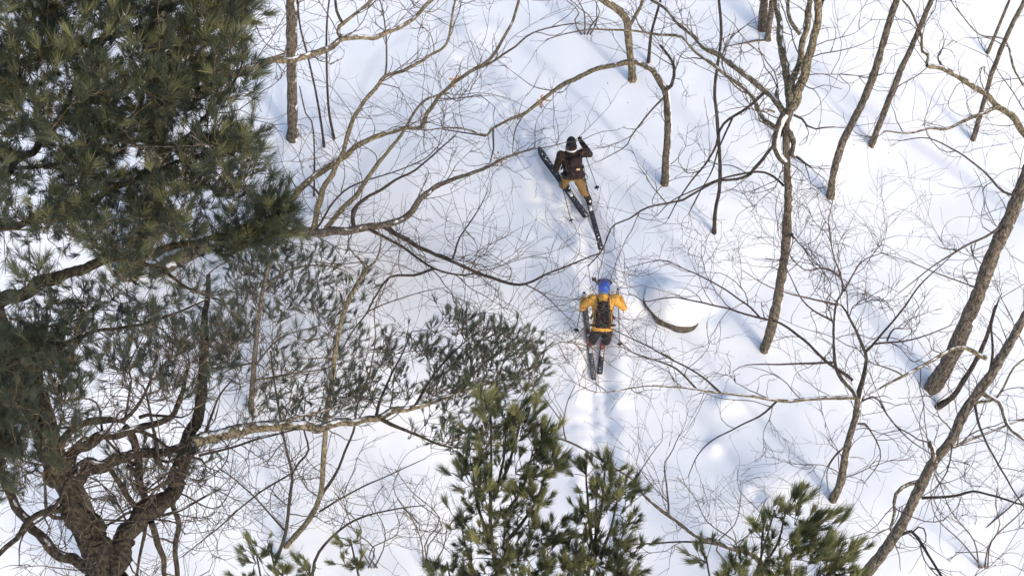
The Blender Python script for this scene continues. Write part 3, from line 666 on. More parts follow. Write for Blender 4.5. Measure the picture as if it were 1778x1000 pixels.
t.branch([(262, 790), (290, 800), (318, 792), (350, 798)], 6, 5, 0.2, stub=True); t.branch([(232, 745), (260, 755), (290, 775), (315, 790)], 8, 5, 0.1)
t.branch([(334, 768), (391, 752), (442, 742), (493, 737), (560, 741), (590, 739), (653, 723), (718, 708), (782, 685), (840, 665), (905, 645), (932, 636)], 24, 4, 2.6, mat='bark_pale')
t.branch([(345, 790), (400, 776), (466, 757), (520, 742)], 5, 3, 0.6); t.branch([(480, 738), (520, 725), (570, 712), (610, 690)], 7, 3, 0.6, mat='bark_pale')
t.branch([(655, 724), (701, 745), (745, 765), (789, 777), (843, 779)], 8, 2, 0.5); t.branch([(718, 708), (740, 670), (770, 630), (810, 590), (830, 575)], 6, 2, 0.6)
t.branch([(653, 723), (670, 670), (700, 610), (715, 575)], 6, 2, 0.6); t.branch([(782, 685), (830, 640), (870, 610), (905, 595)], 5, 2, 0.4)
t.branch([(168, 990), (130, 978), (90, 950), (51, 905), (17, 850), (-15, 800)], 20, 14, 0.3)
t.branch([(262, 905), (280, 950), (287, 1010)], 12, 9, 0.8); t.branch([(298, 860), (310, 905), (306, 950), (308, 1015)], 9, 9, 1.0); t.branch([(255, 900), (245, 950), (237, 1000)], 8, 4, 0.8)
t.branch([(250, 900), (300, 890), (345, 868), (380, 850)], 7, 3, 0.4); t.branch([(95, 780), (60, 740), (30, 700), (-20, 680)], 16, 8, 0.2)
t.branch([(130, 870), (60, 900), (0, 965), (-30, 990)], 14, 8, -0.4); t.branch([(100, 812), (80, 790), (90, 760), (70, 720)], 14, 8, -0.3)
for k in range(22):   # dead lower branches round the fork
    u0, v0 = [(176, 960), (140, 900), (110, 830), (250, 890), (310, 810), (218, 745), (165, 765), (240, 800)][k % 8]
    u0 += rng.normal() * 12; v0 += rng.normal() * 14; an = rng.uniform(0, 6.283); L = rng.uniform(60, 190); e = rng.normal(size=4) * 14
    t.branch([(u0, v0), (u0 + math.cos(an) * L * 0.35 + e[0], v0 + math.sin(an) * L * 0.35 + e[1]), (u0 + math.cos(an + 0.2) * L * 0.7 + e[2], v0 + math.sin(an + 0.2) * L * 0.7 + e[3]), (u0 + math.cos(an + 0.1) * L, v0 + math.sin(an + 0.1) * L)], rng.uniform(4, 10), 1.8, rng.uniform(-0.6, 0.2), mat='bark_dark')
t.build(twigs=1.3, tl=(0.3, 1.0), levels=3, trunk_twigs=0, kids=(4, 2))
polyR = [(650, 640), (660, 600), (700, 565), (770, 545), (830, 565), (880, 570), (915, 585), (935, 620), (945, 655), (925, 690), (880, 700), (800, 690), (720, 700), (650, 690)]
P = np.concatenate([fill(polyR, 400, 17.0, 18.6, (30, 0.40, 3)), fill([(730, 720), (830, 700), (880, 700), (870, 760), (830, 800), (770, 790), (700, 760)], 105, 17.2, 18.2), fill([(450, 690), (640, 650), (660, 700), (560, 735), (430, 740)], 110, 16.5, 17.6)])
t.foliage(P, ray_out(P, tp[:2], 1.1), mat='needle_grey', size=0.125, shoots=(1, 2), needles=46, tint=(0.1, 1.0), fan=(0.05, 0.48), wd=0.0125)
P = np.concatenate([fill([(-50, 590), (110, 600), (120, 660), (180, 700), (170, 735), (90, 780), (40, 820), (-50, 840)], 210, 14.0, 15.2, (60, 0.35, 13)), fill([(150, 640), (330, 570), (430, 550), (400, 640), (340, 700), (250, 700)], 75, 15.0, 16.4),
                    fill([(200, 800), (330, 760), (420, 760), (300, 900), (200, 900)], 30, 15.5, 16.6), fill([(-40, 690), (130, 690), (150, 760), (70, 860), (-40, 900)], 60, 14.2, 15.0)])
t.foliage(P, ray_out(P, tp[:2], 0.9), size=0.16, shoots=(3, 5), needles=48, tint=(0.0, 0.6))

# young pine behind, left of centre
t = Tree('pine_tree', 'thin young pine with sparse grey tufts behind the old pine', group=GP, bark='bark_trunk', limb='twig_pine')
t.trunk([(437, 714), (438, 670), (444, 602), (451, 534), (461, 483), (478, 430)], 11, 5)
t.branch([(440, 640), (470, 600), (500, 580), (540, 570), (570, 560)], 4, 1.5); t.branch([(446, 590), (420, 560), (395, 540)], 4, 1.5); t.branch([(458, 500), (500, 470), (560, 460), (600, 470)], 4, 1.5); t.branch([(442, 630), (400, 640), (370, 660)], 4, 1.5)
t.branch([(440, 660), (500, 650), (560, 640), (620, 620)], 4, 1.5)
t.build(twigs=1.12, tl=(0.4, 1.0), levels=2, trunk_twigs=1.0)
P = np.concatenate([fill([(395, 450), (470, 430), (560, 440), (640, 480), (640, 600), (620, 700), (540, 720), (420, 720), (360, 620)], 330, 26.0, 27.8, (34, 0.42, 7)), fill([(400, 440), (480, 430), (520, 480), (420, 560), (360, 560)], 50, 26.4, 27.6)])
t.foliage(P, ray_out(P, t.basev[:2], 0.5), mat='needle_grey', size=0.21, shoots=(1, 2), needles=46, tint=(0.0, 0.9), fan=(0.05, 0.46), wd=0.0115)

# pine tops along the bottom edge
def pine_top(label, tops, poly, n, dep, size, extra=(), tint=(0.4, 1.15)):  # tint is lifted to colour the tops as if lit by the sun
    t = Tree('pine_tree', label, group=GP, bark='bark_pine', limb='twig_pine')
    tp = at(*tops[0], dep); t.column(tp, 0.09, 0.006)
    bu, bv = tops[0][0] + (889 - tops[0][0]) * 0.12, tops[0][1] + 330
    for (u, v) in tops[1:]:
        a = (bu + (u - bu) * 0.25, v + 130); t.branch([a, ((a[0] + u) / 2 + (u - bu) * 0.15, (a[1] + v) / 2), (u, v)], 7, 2.5, rng.uniform(-0.3, 0.3), d0=dep)
    t.build(twigs=0)
    P = np.concatenate([fill(poly, n, dep - 0.55, dep + 0.55)] + [np.array([at(u, v + 12, dep + rng.uniform(-0.2, 0.2)) for u, v in tops for _ in range(3)])])
    t.foliage(P, ray_out(P, tp[:2], 2.3), mat='needle_fresh', size=size, shoots=(2, 4), spread=0.24, needles=84, tint=tint, fan=(0.03, 0.36))
pine_top('largest bottom edge pine top, below and left of the skiers', [(852, 705), (880, 725), (905, 712), (928, 770), (820, 805), (950, 810), (775, 975), (800, 900)],
         [(835, 720), (860, 700), (905, 725), (938, 770), (952, 800), (955, 860), (965, 900), (985, 960), (1000, 1080), (740, 1080), (770, 1000), (800, 960), (815, 900), (800, 850), (790, 815), (840, 800)], 185, 13.0, 0.205)
pine_top('narrow bottom edge pine top just right of the largest one', [(1052, 800), (1018, 815), (1075, 840), (1035, 850)],
         [(1020, 830), (1050, 810), (1080, 840), (1086, 880), (1080, 930), (1100, 960), (1120, 1080), (960, 1080), (985, 960), (1005, 880)], 96, 13.2, 0.20)
pine_top('sunlit yellow green pine top at the bottom edge, lower right', [(1345, 885), (1366, 880), (1325, 915), (1395, 905), (1455, 960), (1225, 965)],
         [(1330, 920), (1350, 895), (1380, 900), (1395, 935), (1440, 970), (1480, 990), (1500, 1080), (1240, 1080), (1270, 985), (1310, 950)], 118, 12.8, 0.205, tint=(0.6, 1.15))
pine_top('small pine tip at the bottom edge right of the heavy forked trunk', [(468, 945), (445, 965), (490, 985)], [(455, 960), (480, 960), (505, 1010), (520, 1080), (420, 1080), (440, 1000)], 16, 13.5, 0.18)
pine_top('single slender pine shoot at the bottom edge, left of the largest pine top', [(608, 935), (620, 965)], [(600, 950), (620, 950), (640, 1030), (640, 1080), (590, 1080)], 8, 13.5, 0.18)
pine_top('tiny pine shoot just peeking over the bottom edge at lower left', [(536, 978)], [(528, 990), (545, 990), (555, 1080), (515, 1080)], 4, 13.5, 0.16)

# ================================================================== the wood goes on outside the view, towards the sun: its trees throw the soft stripes on the snow
SH = SDIR[:2] / np.linalg.norm(SDIR[:2])
protoT = None
for k, (u, v, dist, sc_) in enumerate([(1500, 60, 22, 0.7), (1620, 150, 23, 0.75), (1720, 230, 24, 0.7), (1420, 110, 25, 0.7), (1570, 260, 23, 0.8), (1660, 60, 26, 0.7), (1700, 120, 30, 1.0), (1560, 90, 36, 0.9), (1450, 170, 27, 1.1), (1640, 330, 31, 1.0), (1230, 300, 34, 1.2), (800, 420, 30, 1.3), (560, 500, 33, 1.2), (1500, 560, 34, 1.0), (1350, 420, 40, 1.1)]):
    p = G(u, v)[:2] + SH * dist
    if protoT is None:
        t = Tree('bare_tree', 'bare tree of the surrounding wood outside the view', group='trees outside the view'); z0 = 0.0
        t.base = np.zeros(3); t.root = True
        Pk = np.array([[0.05 * math.sin(i * 1.3), 0.05 * math.cos(i), -0.5 + i * 1.5] for i in range(11)]); t.str.append((Pk, np.linspace(0.19, 0.05, 11), True, False, None))
        for j in range(16):
            h0 = 5 + 9 * j / 15.0; an = j * 2.4; L = 4.2 - 0.2 * j
            q = np.array([[0, 0, h0], [math.cos(an) * L * 0.35, math.sin(an) * L * 0.35, h0 + 0.6], [math.cos(an + 0.2) * L * 0.7, math.sin(an + 0.2) * L * 0.7, h0 + 1.5], [math.cos(an) * L, math.sin(an) * L, h0 + 2.4]])
            t.str.append((resample(q, 9), np.linspace(0.06, 0.012, 9), False, False, None))
        t.build(twigs=0); protoT = t.rootobj; o = protoT
    else:
        o = protoT.copy(); COL.objects.link(o)
        for ch in protoT.children:
            cc = ch.copy(); COL.objects.link(cc); cc.parent = o
    o.location = (p[0], p[1], gz(p[0], p[1])); o.rotation_euler = (0, 0, k * 1.7); o.scale = (sc_, sc_, sc_)

t = Tree('pine_tree', 'pine of the surrounding wood outside the view', group='trees outside the view', bark='bark_pine', limb='bark_pine')
t.base = np.zeros(3); t.root = True; t.str.append((np.array([[0, 0, -0.5 + i * 1.6] for i in range(10)]), np.linspace(0.2, 0.03, 10), True, False, None)); t.build(twigs=0)
hh = rng.uniform(4.0, 14.0, 420); rr_ = np.sqrt(rng.random(420)) * np.interp(hh, [4, 6, 14], [1.6, 2.1, 0.3]); aa = rng.random(420) * 6.283
P = np.stack([rr_ * np.cos(aa), rr_ * np.sin(aa), hh], 1); t.foliage(P, ray_out(P, (0, 0), 0.6), size=0.3, shoots=(2, 4), needles=14, wd=0.04)
protoP = t.rootobj
for k, (u, v, dist, sc_) in enumerate([(640, 420, 17, 0.75)]):
    p = G(u, v)[:2] + SH * dist
    if k == 0: o = protoP
    else:
        o = protoP.copy(); COL.objects.link(o)
        for ch in protoP.children:
            cc = ch.copy(); COL.objects.link(cc); cc.parent = o
    o.location = (p[0], p[1], gz(p[0], p[1])); o.rotation_euler = (0, 0, k * 1.9); o.scale = (sc_, sc_, sc_)

# ================================================================== boulder under snow
def rounded(center, ax, ay, az, n=40, m=20, rough=0.05, seed=1, power=1.0):
    th = np.linspace(0, 2 * math.pi, n, endpoint=False); ph = np.linspace(-math.pi / 2, math.pi / 2, m)
    V = []
    for p in ph:
        c, s_ = math.cos(p), math.sin(p)
        for a in th:
            q = ax * c * math.cos(a) + ay * c * math.sin(a) + az * s_
            k = 1 + rough * (2 * float(vnoise(np.array([3 * c * math.cos(a) + 9 * seed + s_]), np.array([3 * c * math.sin(a) + 2 * s_]), seed)[0]) - 1)
            V.append(center + q * k)
    V = np.array(V); i = np.arange(n * m).reshape(m, n)
    Q = np.stack([i[:-1], np.roll(i[:-1], -1, 1), np.roll(i[1:], -1, 1), i[1:]], -1).reshape(-1, 4)
    return V, Q
bc = G(1166, 538) + np.array([0, 0, 0.05]); e1 = norm(G(1206, 562) - G(1124, 500)); e2 = norm(np.cross(np.array([0, -SLOPE, 1]), e1)); e3 = np.array([0, 0, 1.0])
bo = tag(empty('boulder', bc), 'low boulder capped with rounded snow, right of the yellow jacket skier', 'boulder')
V, Q = rounded(np.array([0, 0, -0.02]) - e2 * 0.004 - e1 * 0.012, e1 * 0.585, e2 * 0.395, e3 * 0.20, rough=0.08, seed=3)
link('rock', np_mesh('rock', V, Q), M['rock'], bo)
V, Q = rounded(np.array([0, 0, 0.075]) + e2 * 0.012, e1 * 0.605, e2 * 0.405, e3 * 0.43, rough=0.05, seed=7)
k_ = V[:, 2] < 0.075; V[k_, 2] = 0.075 + (V[k_, 2] - 0.075) * 0.22   # the snow pillow is flat underneath
link('snow_cap', np_mesh('snow_cap', V, Q), M['snow'], bo)

# ================================================================== figures: helpers
def capsule(p0, p1, r0, r1, n=12, m=5):
    p0, p1 = np.asarray(p0, float), np.asarray(p1, float); d = norm(p1 - p0)
    pts, rad = [], []
    for k in range(m + 1): a = math.pi / 2 * k / m; pts.append(p0 - d * r0 * math.cos(a)); rad.append(max(1e-4, r0 * math.sin(a)))
    for k in range(m + 1): a = math.pi / 2 * k / m; pts.append(p1 + d * r1 * math.sin(a)); rad.append(max(1e-4, r1 * math.cos(a)))
    return loft(np.array(pts), np.array(rad), n)
def loft(pts, rad, n):
    V, Q = tubes(pts[None], rad[None], n); K = len(pts)
    return close(V, Q, n, K)
def close(V, Q, n, K):
    c0 = len(V); V = np.vstack([V, V[:n].mean(0), V[(K - 1) * n:].mean(0)])
    a = np.arange(n); b = np.roll(a, -1)
    T = [np.stack([b, a, np.full(n, c0)], 1), np.stack([a + (K - 1) * n, b + (K - 1) * n, np.full(n, c0 + 1)], 1)]
    return V, Q, np.vstack(T)
def ring_loft(centers, fx, fy, wx, wy, n=20):
    """closed stack of ellipses: centres, two frame vectors, half widths"""
    th = np.arange(n) * 2 * math.pi / n; V = []
    for c, a, b in zip(centers, wx, wy): V.append(c + np.outer(np.cos(th) * a, fx) + np.outer(np.sin(th) * b, fy))
    K = len(V); V = np.vstack(V); i = np.arange(K * n).reshape(K, n)
    Q = np.stack([i[:-1], np.roll(i[:-1], -1, 1), np.roll(i[1:], -1, 1), i[1:]], -1).reshape(-1, 4)
    return close(V, Q, n, K)
def ellipsoid(c, ax, ay, az, n=16, m=9):
    ph = np.linspace(-math.pi / 2 + 0.05, math.pi / 2 - 0.05, m); ax, ay, az = map(np.asarray, (ax, ay, az))
    return ring_loft([np.asarray(c) + az * math.sin(p) for p in ph], norm(ax), norm(ay), [np.linalg.norm(ax) * math.cos(p) for p in ph], [np.linalg.norm(ay) * math.cos(p) for p in ph], n)
def rbox(c, ax, ay, az, taper=1.0, p=0.35, n=24):
    """soft-cornered bag shape; az is its height, narrowing by taper to the top"""
    ax, ay, az = map(np.asarray, (ax, ay, az)); th = np.arange(n) * 2 * math.pi / n
    sx = np.sign(np.cos(th)) * np.abs(np.cos(th)) ** p; sy = np.sign(np.sin(th)) * np.abs(np.sin(th)) ** p
    ts = np.array([-1, -0.97, -0.85, -0.4, 0.1, 0.6, 0.85, 0.97, 1.0]); sc = np.array([0.55, 0.8, 0.95, 1, 1, 1, 0.95, 0.8, 0.55])
    V = []
    for t, s_ in zip(ts, sc):
        k = s_ * (1 + (taper - 1) * (t + 1) / 2); V.append(np.asarray(c) + az * t + np.outer(sx * k, ax) + np.outer(sy * k, ay))
    V = np.vstack(V); K = len(ts); i = np.arange(K * n).reshape(K, n)
    Q = np.stack([i[:-1], np.roll(i[:-1], -1, 1), np.roll(i[1:], -1, 1), i[1:]], -1).reshape(-1, 4)
    return close(V, Q, n, K)
def joined(name, shapes, off):
    Vs, Qs, Ts, n = [], [], [], 0
    for V, Q, T in shapes: Vs.append(V); Qs.append(Q + n); Ts.append(T + n); n += len(V)
    return np_mesh(name, np.vstack(Vs) - off, np.vstack(Qs), np.vstack(Ts))
def grown(name, shapes, off, mat, parent, voxel=0.012, smooth=4, folds=0.0, seed=1):
    """one continuous skin over overlapping shapes"""
    o = link(name, joined(name, shapes, off), None, None)
    r = o.modifiers.new('skin', 'REMESH'); r.mode = 'VOXEL'; r.voxel_size = voxel
    s_ = o.modifiers.new('soft', 'SMOOTH'); s_.iterations = smooth; s_.factor = 0.5
    if folds:
        tx = bpy.data.textures.new('folds', 'CLOUDS'); tx.noise_scale = 0.07; tx.noise_depth = 2
        d = o.modifiers.new('folds', 'DISPLACE'); d.texture = tx; d.strength = folds; d.mid_level = 0.5; d.texture_coords = 'LOCAL'
    dg = bpy.context.evaluated_depsgraph_get(); me = bpy.data.meshes.new_from_object(o.evaluated_get(dg))
    old = o.data; o.modifiers.clear(); o.data = me; bpy.data.meshes.remove(old); me.name = name
    me.polygons.foreach_set('use_smooth', np.ones(len(me.polygons), bool)); me.materials.clear(); me.materials.append(mat)
    if parent is not None: o.parent = parent
    return o
def hard(name, shapes, off, mat, parent): return link(name, joined(name, shapes, off), mat, parent)

M['skin'] = plain('skin', (0.55, 0.33, 0.24), 0.5, 0.08, 20)
M['pack_maroon'] = plain('pack_maroon', (0.030, 0.017, 0.018), 0.8, 0.6, 26, bumps=0.01)
M['yellow_shell'] = plain('yellow_shell', (0.70, 0.36, 0.065), 0.6, 0.12, 16, bumps=0.01)
M['black_pants'] = plain('black_pants', (0.017, 0.015, 0.018), 0.8, 0.35, 22, bumps=0.01)
M['tan_pants'] = plain('tan_pants', (0.20, 0.125, 0.048), 0.8, 0.30, 24, bumps=0.01)
M['black'] = plain('black', (0.018, 0.018, 0.020), 0.5, 0.3, 30)
M['charcoal'] = plain("charcoal", (0.012, 0.0125, 0.015), 0.85, 0.4, 40, bumps=0.005)
M['maroon'] = plain('maroon', (0.075, 0.018, 0.018), 0.7, 0.3, 30)
M['helmet'] = plain('helmet', (0.012, 0.10, 0.52), 0.22, 0.12, 10); M['helmet'].node_tree.nodes['Principled BSDF'].inputs['Specular IOR Level'].default_value = 0.5
M['grey'] = plain('grey', (0.16, 0.165, 0.175), 0.6, 0.25, 25)
M['white'] = plain('white', (0.72, 0.72, 0.74), 0.5, 0.1, 25)
M['red_boot'] = plain('red_boot', (0.17, 0.035, 0.035), 0.45, 0.4, 18)
M['metal'] = plain('metal', (0.42, 0.42, 0.44), 0.35, 0.15, 30, metal=0.8)
M['pale_trim'] = plain('pale_trim', (0.62, 0.42, 0.24), 0.7, 0.2, 30)
def camo():
    m, ns, ls, b = node_mat('camo_shell', 0.85)
    n = noise(ns, ls, 13, 3); r = ramp(ns, [(0.34, (0.008, 0.007, 0.007)), (0.50, (0.014, 0.010, 0.009)), (0.57, (0.040, 0.022, 0.013)), (0.61, (0.010, 0.009, 0.009)), (0.72, (0.16, 0.10, 0.06))])
    r.color_ramp.interpolation = 'LINEAR'; ls.new(n.outputs[0], r.inputs[0]); ls.new(r.outputs[0], b.inputs['Base Color']); bump(ns, ls, b, n.outputs[0], 0.4, 0.01); return m
M['camo'] = camo()
def ski_top(name, col):
    m, ns, ls, b = node_mat(name, 0.45)
    f = snow_mask(ns, ls, (0.1, -0.1, 0.98), 1.56, 1.63, 30, 0.98)
    n = noise(ns, ls, 9, 3); r = ramp(ns, [(0.35, tuple(c * 0.6 for c in col)), (0.65, tuple(c * 1.5 for c in col))]); ls.new(n.outputs[0], r.inputs[0])
    mx = ns.new('ShaderNodeMix'); mx.data_type = 'RGBA'; mx.inputs[7].default_value = (*SNOWC, 1)
    ls.new(f, mx.inputs[0]); ls.new(r.outputs[0], mx.inputs[6]); ls.new(mx.outputs[2], b.inputs['Base Color']); return m
M['ski_dark'] = ski_top('ski_dark', (0.035, 0.037, 0.042)); M['ski_grey'] = ski_top('ski_grey', (0.075, 0.08, 0.09))

def make_ski(label, tail, tip, mat, foot_f, lift=0.05, width=0.105, tail_lift=0.0, group=None):
    """a ski lying from one point of the snow to another; parts: ski body, toe piece, heel piece"""
    a = np.asarray(tail, float) + [0, 0, lift + tail_lift]; b = np.asarray(tip, float) + [0, 0, lift]; d = b - a; L = np.linalg.norm(d); d = d / L
    upn = norm(np.array([0, -SLOPE, 1.0])); upn = norm(upn - d * np.dot(upn, d)); sd = np.cross(d, upn)
    fs = np.array([0, 0.01, 0.03, 0.15, 0.30, 0.48, 0.65, 0.80, 0.90, 0.95, 0.98, 1.0])
    ws = np.array([0.72, 0.90, 1.0, 0.98, 0.90, 0.86, 0.92, 1.02, 1.08, 0.95, 0.65, 0.15]) * width / 2
    up = np.array([0.004, 0.002, 0, 0, 0, 0, 0, 0, 0.012, 0.045, 0.075, 0.095])
    V = []
    for f, w, h in zip(fs, ws, up):
        c = a + d * L * f + upn * h
        V += [c - sd * w, c - sd * w + upn * 0.014, c - sd * w * 0.93 + upn * 0.020, c + sd * w * 0.93 + upn * 0.020, c + sd * w + upn * 0.014, c + sd * w]
    V = np.array(V); K = len(fs); i = np.arange(K * 6).reshape(K, 6)
    Q = np.stack([i[:-1], np.roll(i[:-1], -1, 1), np.roll(i[1:], -1, 1), i[1:]], -1).reshape(-1, 4)
    root = tag(empty('ski', a), label, 'ski', group)
    V2, Q2, T2 = close(V, Q, 6, K)
    body = link('ski_body', np_mesh('ski_body', V2 - a, Q2, T2, smooth=False), mat, root)
    ft = a + d * L * foot_f + upn * 0.02
    hard('toe_piece', [rbox(ft + d * 0.15 + upn * 0.018, sd * 0.035, d * 0.04, upn * 0.018, 0.8)], a, M['metal'], root)
    hard('heel_piece', [rbox(ft - d * 0.17 + upn * 0.03, sd * 0.032, d * 0.045, upn * 0.03, 0.7), rbox(ft - d * 0.10 + upn * 0.012, sd * 0.03, d * 0.05, upn * 0.012, 1)], a, M['white'], root)
    return ft, d, upn, sd
def make_pole(label, grip, tip, group=None):
    g, t = np.asarray(grip, float), np.asarray(tip, float); d = norm(t - g)
    root = tag(empty('ski_pole', t), label, 'ski pole', group)
    hard('shaft', [loft(np.array([g + d * 0.10, (g + t) / 2, t]), np.array([0.0095, 0.009, 0.006]), 8)], t, M['black'], root)
    hard('grip', [loft(np.array([g - d * 0.03, g - d * 0.025, g, g + d * 0.05, g + d * 0.12, g + d * 0.125]), np.array([0.004, 0.02, 0.021, 0.015, 0.018, 0.01]), 10)], t, M['black'], root)
    bk = t - d * 0.07
    hard('basket', [loft(np.array([bk - d * 0.012, bk - d * 0.006, bk, bk + d * 0.01]), np.array([0.012, 0.045, 0.05, 0.014]), 14)], t, M['black'], root)
    lk = g + (t - g) * 0.48; hard('clamp', [rbox(lk, np.cross(d, [0, 0, 1.0]) * 0.02 + 1e-4, np.cross(d, [1.0, 0, 0]) * 0.017, d * 0.028, 1)], t, M['black'], root)
    st = [g - d * 0.02 + np.array([0.02, -0.01, 0]), g + np.array([0.055, -0.03, -0.06]), g + np.array([0.045, -0.02, -0.12]), g + d * 0.06]
    hard('strap', [loft(resample(st, 10), np.full(10, 0.005), 5)], t, M['black'], root)
def hand_shapes(h, pole_d, fore, r=1.0):
    """palm, four fingers curled round a pole and a thumb closing against them; fore = direction forearm -> hand"""
    pd = norm(np.asarray(pole_d)); fo = norm(fore - pd * np.dot(fore, pd)); sd = np.cross(pd, fo); S = []
    S.append(ellipsoid(h - fo * 0.035, sd * 0.022 * r, pd * 0.046 * r, fo * 0.045 * r))
    for k, ln in enumerate((0.92, 1.0, 0.95, 0.78)):
        b = h + pd * (-0.036 + 0.024 * k) - fo * 0.002 - sd * 0.012
        p = [b, b + (fo * 0.030 - sd * 0.010) * ln, b + (fo * 0.044 + sd * 0.022) * ln, b + (fo * 0.022 + sd * 0.044) * ln, b + (fo * 0.002 + sd * 0.040) * ln]
        for q0, q1, ra, rb_ in zip(p[:-1], p[1:], (0.0105, 0.0100, 0.0095, 0.0090), (0.0100, 0.0095, 0.009, 0.008)): S.append(capsule(q0, q1, ra * r, rb_ * r, 8, 3))
    b = h - fo * 0.045 - pd * 0.038 + sd * 0.010
    p = [b, b + fo * 0.03 - pd * 0.012 + sd * 0.022, b + fo * 0.052 - pd * 0.010 + sd * 0.036]
    S += [capsule(p[0], p[1], 0.014 * r, 0.012 * r, 8, 3), capsule(p[1], p[2], 0.012 * r, 0.010 * r, 8, 3)]
    return S

def make_person(label, J, look, poles, mats, foot_dirs, yaw=0.0):
    base = (J['aL'] + J['aR']) / 2 - np.array([0, 0, 0.18])
    root = tag(empty('person', base), label, 'person')
    right = norm(J['shR'] - J['shL']); spine = norm(J['sh'] - J['pel']); right = norm(right - spine * np.dot(right, spine)); front = np.cross(spine, right); front = norm(front)
    if np.dot(front, [0, 1, 0]) < 0: front = -front
    T = np.linalg.norm(J['sh'] - J['pel'])
    def torso(kw, kd, lo, hi, back=0.0):
        ts = np.linspace(lo, hi, 12)
        w = np.interp(ts, [-0.25, 0, 0.25, 0.7, 0.95, 1.08], [0.165, 0.17, 0.15, 0.18, 0.155, 0.07]) * kw
        dp = np.interp(ts, [-0.25, 0, 0.25, 0.7, 0.95, 1.08], [0.115, 0.125, 0.11, 0.125, 0.10, 0.065]) * kd
        return ring_loft([J['pel'] + spine * T * t - front * 0.01 for t in ts], right, front, w, dp)
    def arm(s_, r, end=1.0):
        sh, el, ha = J['sh' + s_], J['el' + s_], J['ha' + s_]; wr = el + (ha - el) * 0.84 * end
        return [capsule(sh, el, 0.058 * r, 0.046 * r), capsule(el, wr, 0.046 * r, 0.033 * r), ellipsoid(sh, right * 0.068 * r, front * 0.062 * r, spine * 0.066 * r)]
    def leg(s_, r, f=1.0):
        hp, kn, an = J['hip' + s_], J['k' + s_], J['a' + s_]
        return [capsule(hp, kn, 0.092 * r, 0.062 * r), capsule(kn, kn + (an - kn) * f, 0.060 * r, 0.043 * r), ellipsoid(kn + (an - kn) * 0.3 - front * 0.02, right * 0.055 * r, front * 0.058 * r, norm(an - kn) * 0.12 * r)]
    hd = J['head']; hu = norm(0.6 * np.array([0, 0, 1.0]) + 0.5 * spine); lk = norm(look - hu * np.dot(look, hu)); hs = np.cross(lk, hu)
    headsh = [ellipsoid(hd, hs * 0.075, lk * 0.095, hu * 0.115), ellipsoid(hd + lk * 0.03 - hu * 0.07, hs * 0.05, lk * 0.06, hu * 0.05), capsule(J['sh'] - spine * 0.02, hd - hu * 0.06, 0.06, 0.055),
              capsule(hd + lk * 0.09 + hu * 0.01, hd + lk * 0.115 - hu * 0.025, 0.010, 0.016, 8, 3), ellipsoid(hd + hs * 0.078, hs * 0.012, lk * 0.022, hu * 0.032), ellipsoid(hd - hs * 0.078, hs * 0.012, lk * 0.022, hu * 0.032),
              ellipsoid(hd + lk * 0.085 - hu * 0.055, hs * 0.025, lk * 0.012, hu * 0.009)]
    hands = []
    for s_ in 'LR': hands += hand_shapes(J['ha' + s_], poles[s_], J['ha' + s_] - J['el' + s_])
    feet = [capsule(J['a' + s_] - foot_dirs[s_] * 0.05 - [0, 0, 0.09], J['a' + s_] + foot_dirs[s_] * 0.15 - [0, 0, 0.10], 0.04, 0.035) for s_ in 'LR'] + [capsule(J['a' + s_], J['a' + s_] - foot_dirs[s_] * 0.03 - [0, 0, 0.09], 0.042, 0.04) for s_ in 'LR']
    bsh = [torso(0.94, 0.94, -0.12, 1.08)] + arm('L', 0.95, 1.15) + arm('R', 0.95, 1.15) + leg('L', 0.93) + leg('R', 0.93) + headsh + hands + feet
    grown('body', bsh, base, M['skin'], root, 0.010, 2)
    for sgn in (-1, 1): hard('eye', [ellipsoid(hd + lk * 0.085 + hs * 0.03 * sgn + hu * 0.012, hs * 0.012, lk * 0.012, hu * 0.009)], base, M['black'], root)
    grown('jacket', [torso(1.16, 1.18, -0.14, 1.06)] + arm('L', 1.45) + arm('R', 1.45) + [capsule(J['sh'], J['sh'] + (hd - J['sh']) * 0.42, 0.085, 0.075)], base, mats['jacket'], root, 0.012, 4, 0.022)
    pf = mats.get('cuff', 0.62)
    grown('trousers', [torso(1.06, 1.06, -0.22, 0.12)] + leg('L', 1.2, pf) + leg('R', 1.2, pf), base, mats['trousers'], root, 0.012, 4, 0.020)
    for s_ in 'LR':
        an = J['a' + s_]; fd = foot_dirs[s_]; sh = norm(J['k' + s_] - an)
        bt = grown('boot', [capsule(an - fd * 0.06 - [0, 0, 0.10], an + fd * 0.17 - [0, 0, 0.105], 0.052, 0.046), capsule(an - fd * 0.015 - [0, 0, 0.08], an + sh * 0.20, 0.062, 0.066)], base, mats['boot'], root, 0.012, 2)
        hard('buckle', [rbox(an + fd * 0.06 - [0, 0, 0.02], np.cross(fd, [0, 0, 1.0]) * 0.04, fd * 0.012, np.array([0, 0, 0.02]), 1), rbox(an - fd * 0.085 - [0, 0, 0.02], np.cross(fd, [0, 0, 1.0]) * 0.022, fd * 0.010, np.array([0, 0, 0.03]), 1)], base, M['white'], bt)
        fo = J['ha' + s_] - J['el' + s_]
        gl = grown('glove', hand_shapes(J['ha' + s_], poles[s_], fo, 1.32) + [capsule(J['ha' + s_] - norm(fo) * 0.11, J['ha' + s_] - norm(fo) * 0.05, 0.046, 0.040)], base, mats['glove'], root, 0.007, 1)
    return root, base, right, spine, front, T, hd, hu, lk, hs

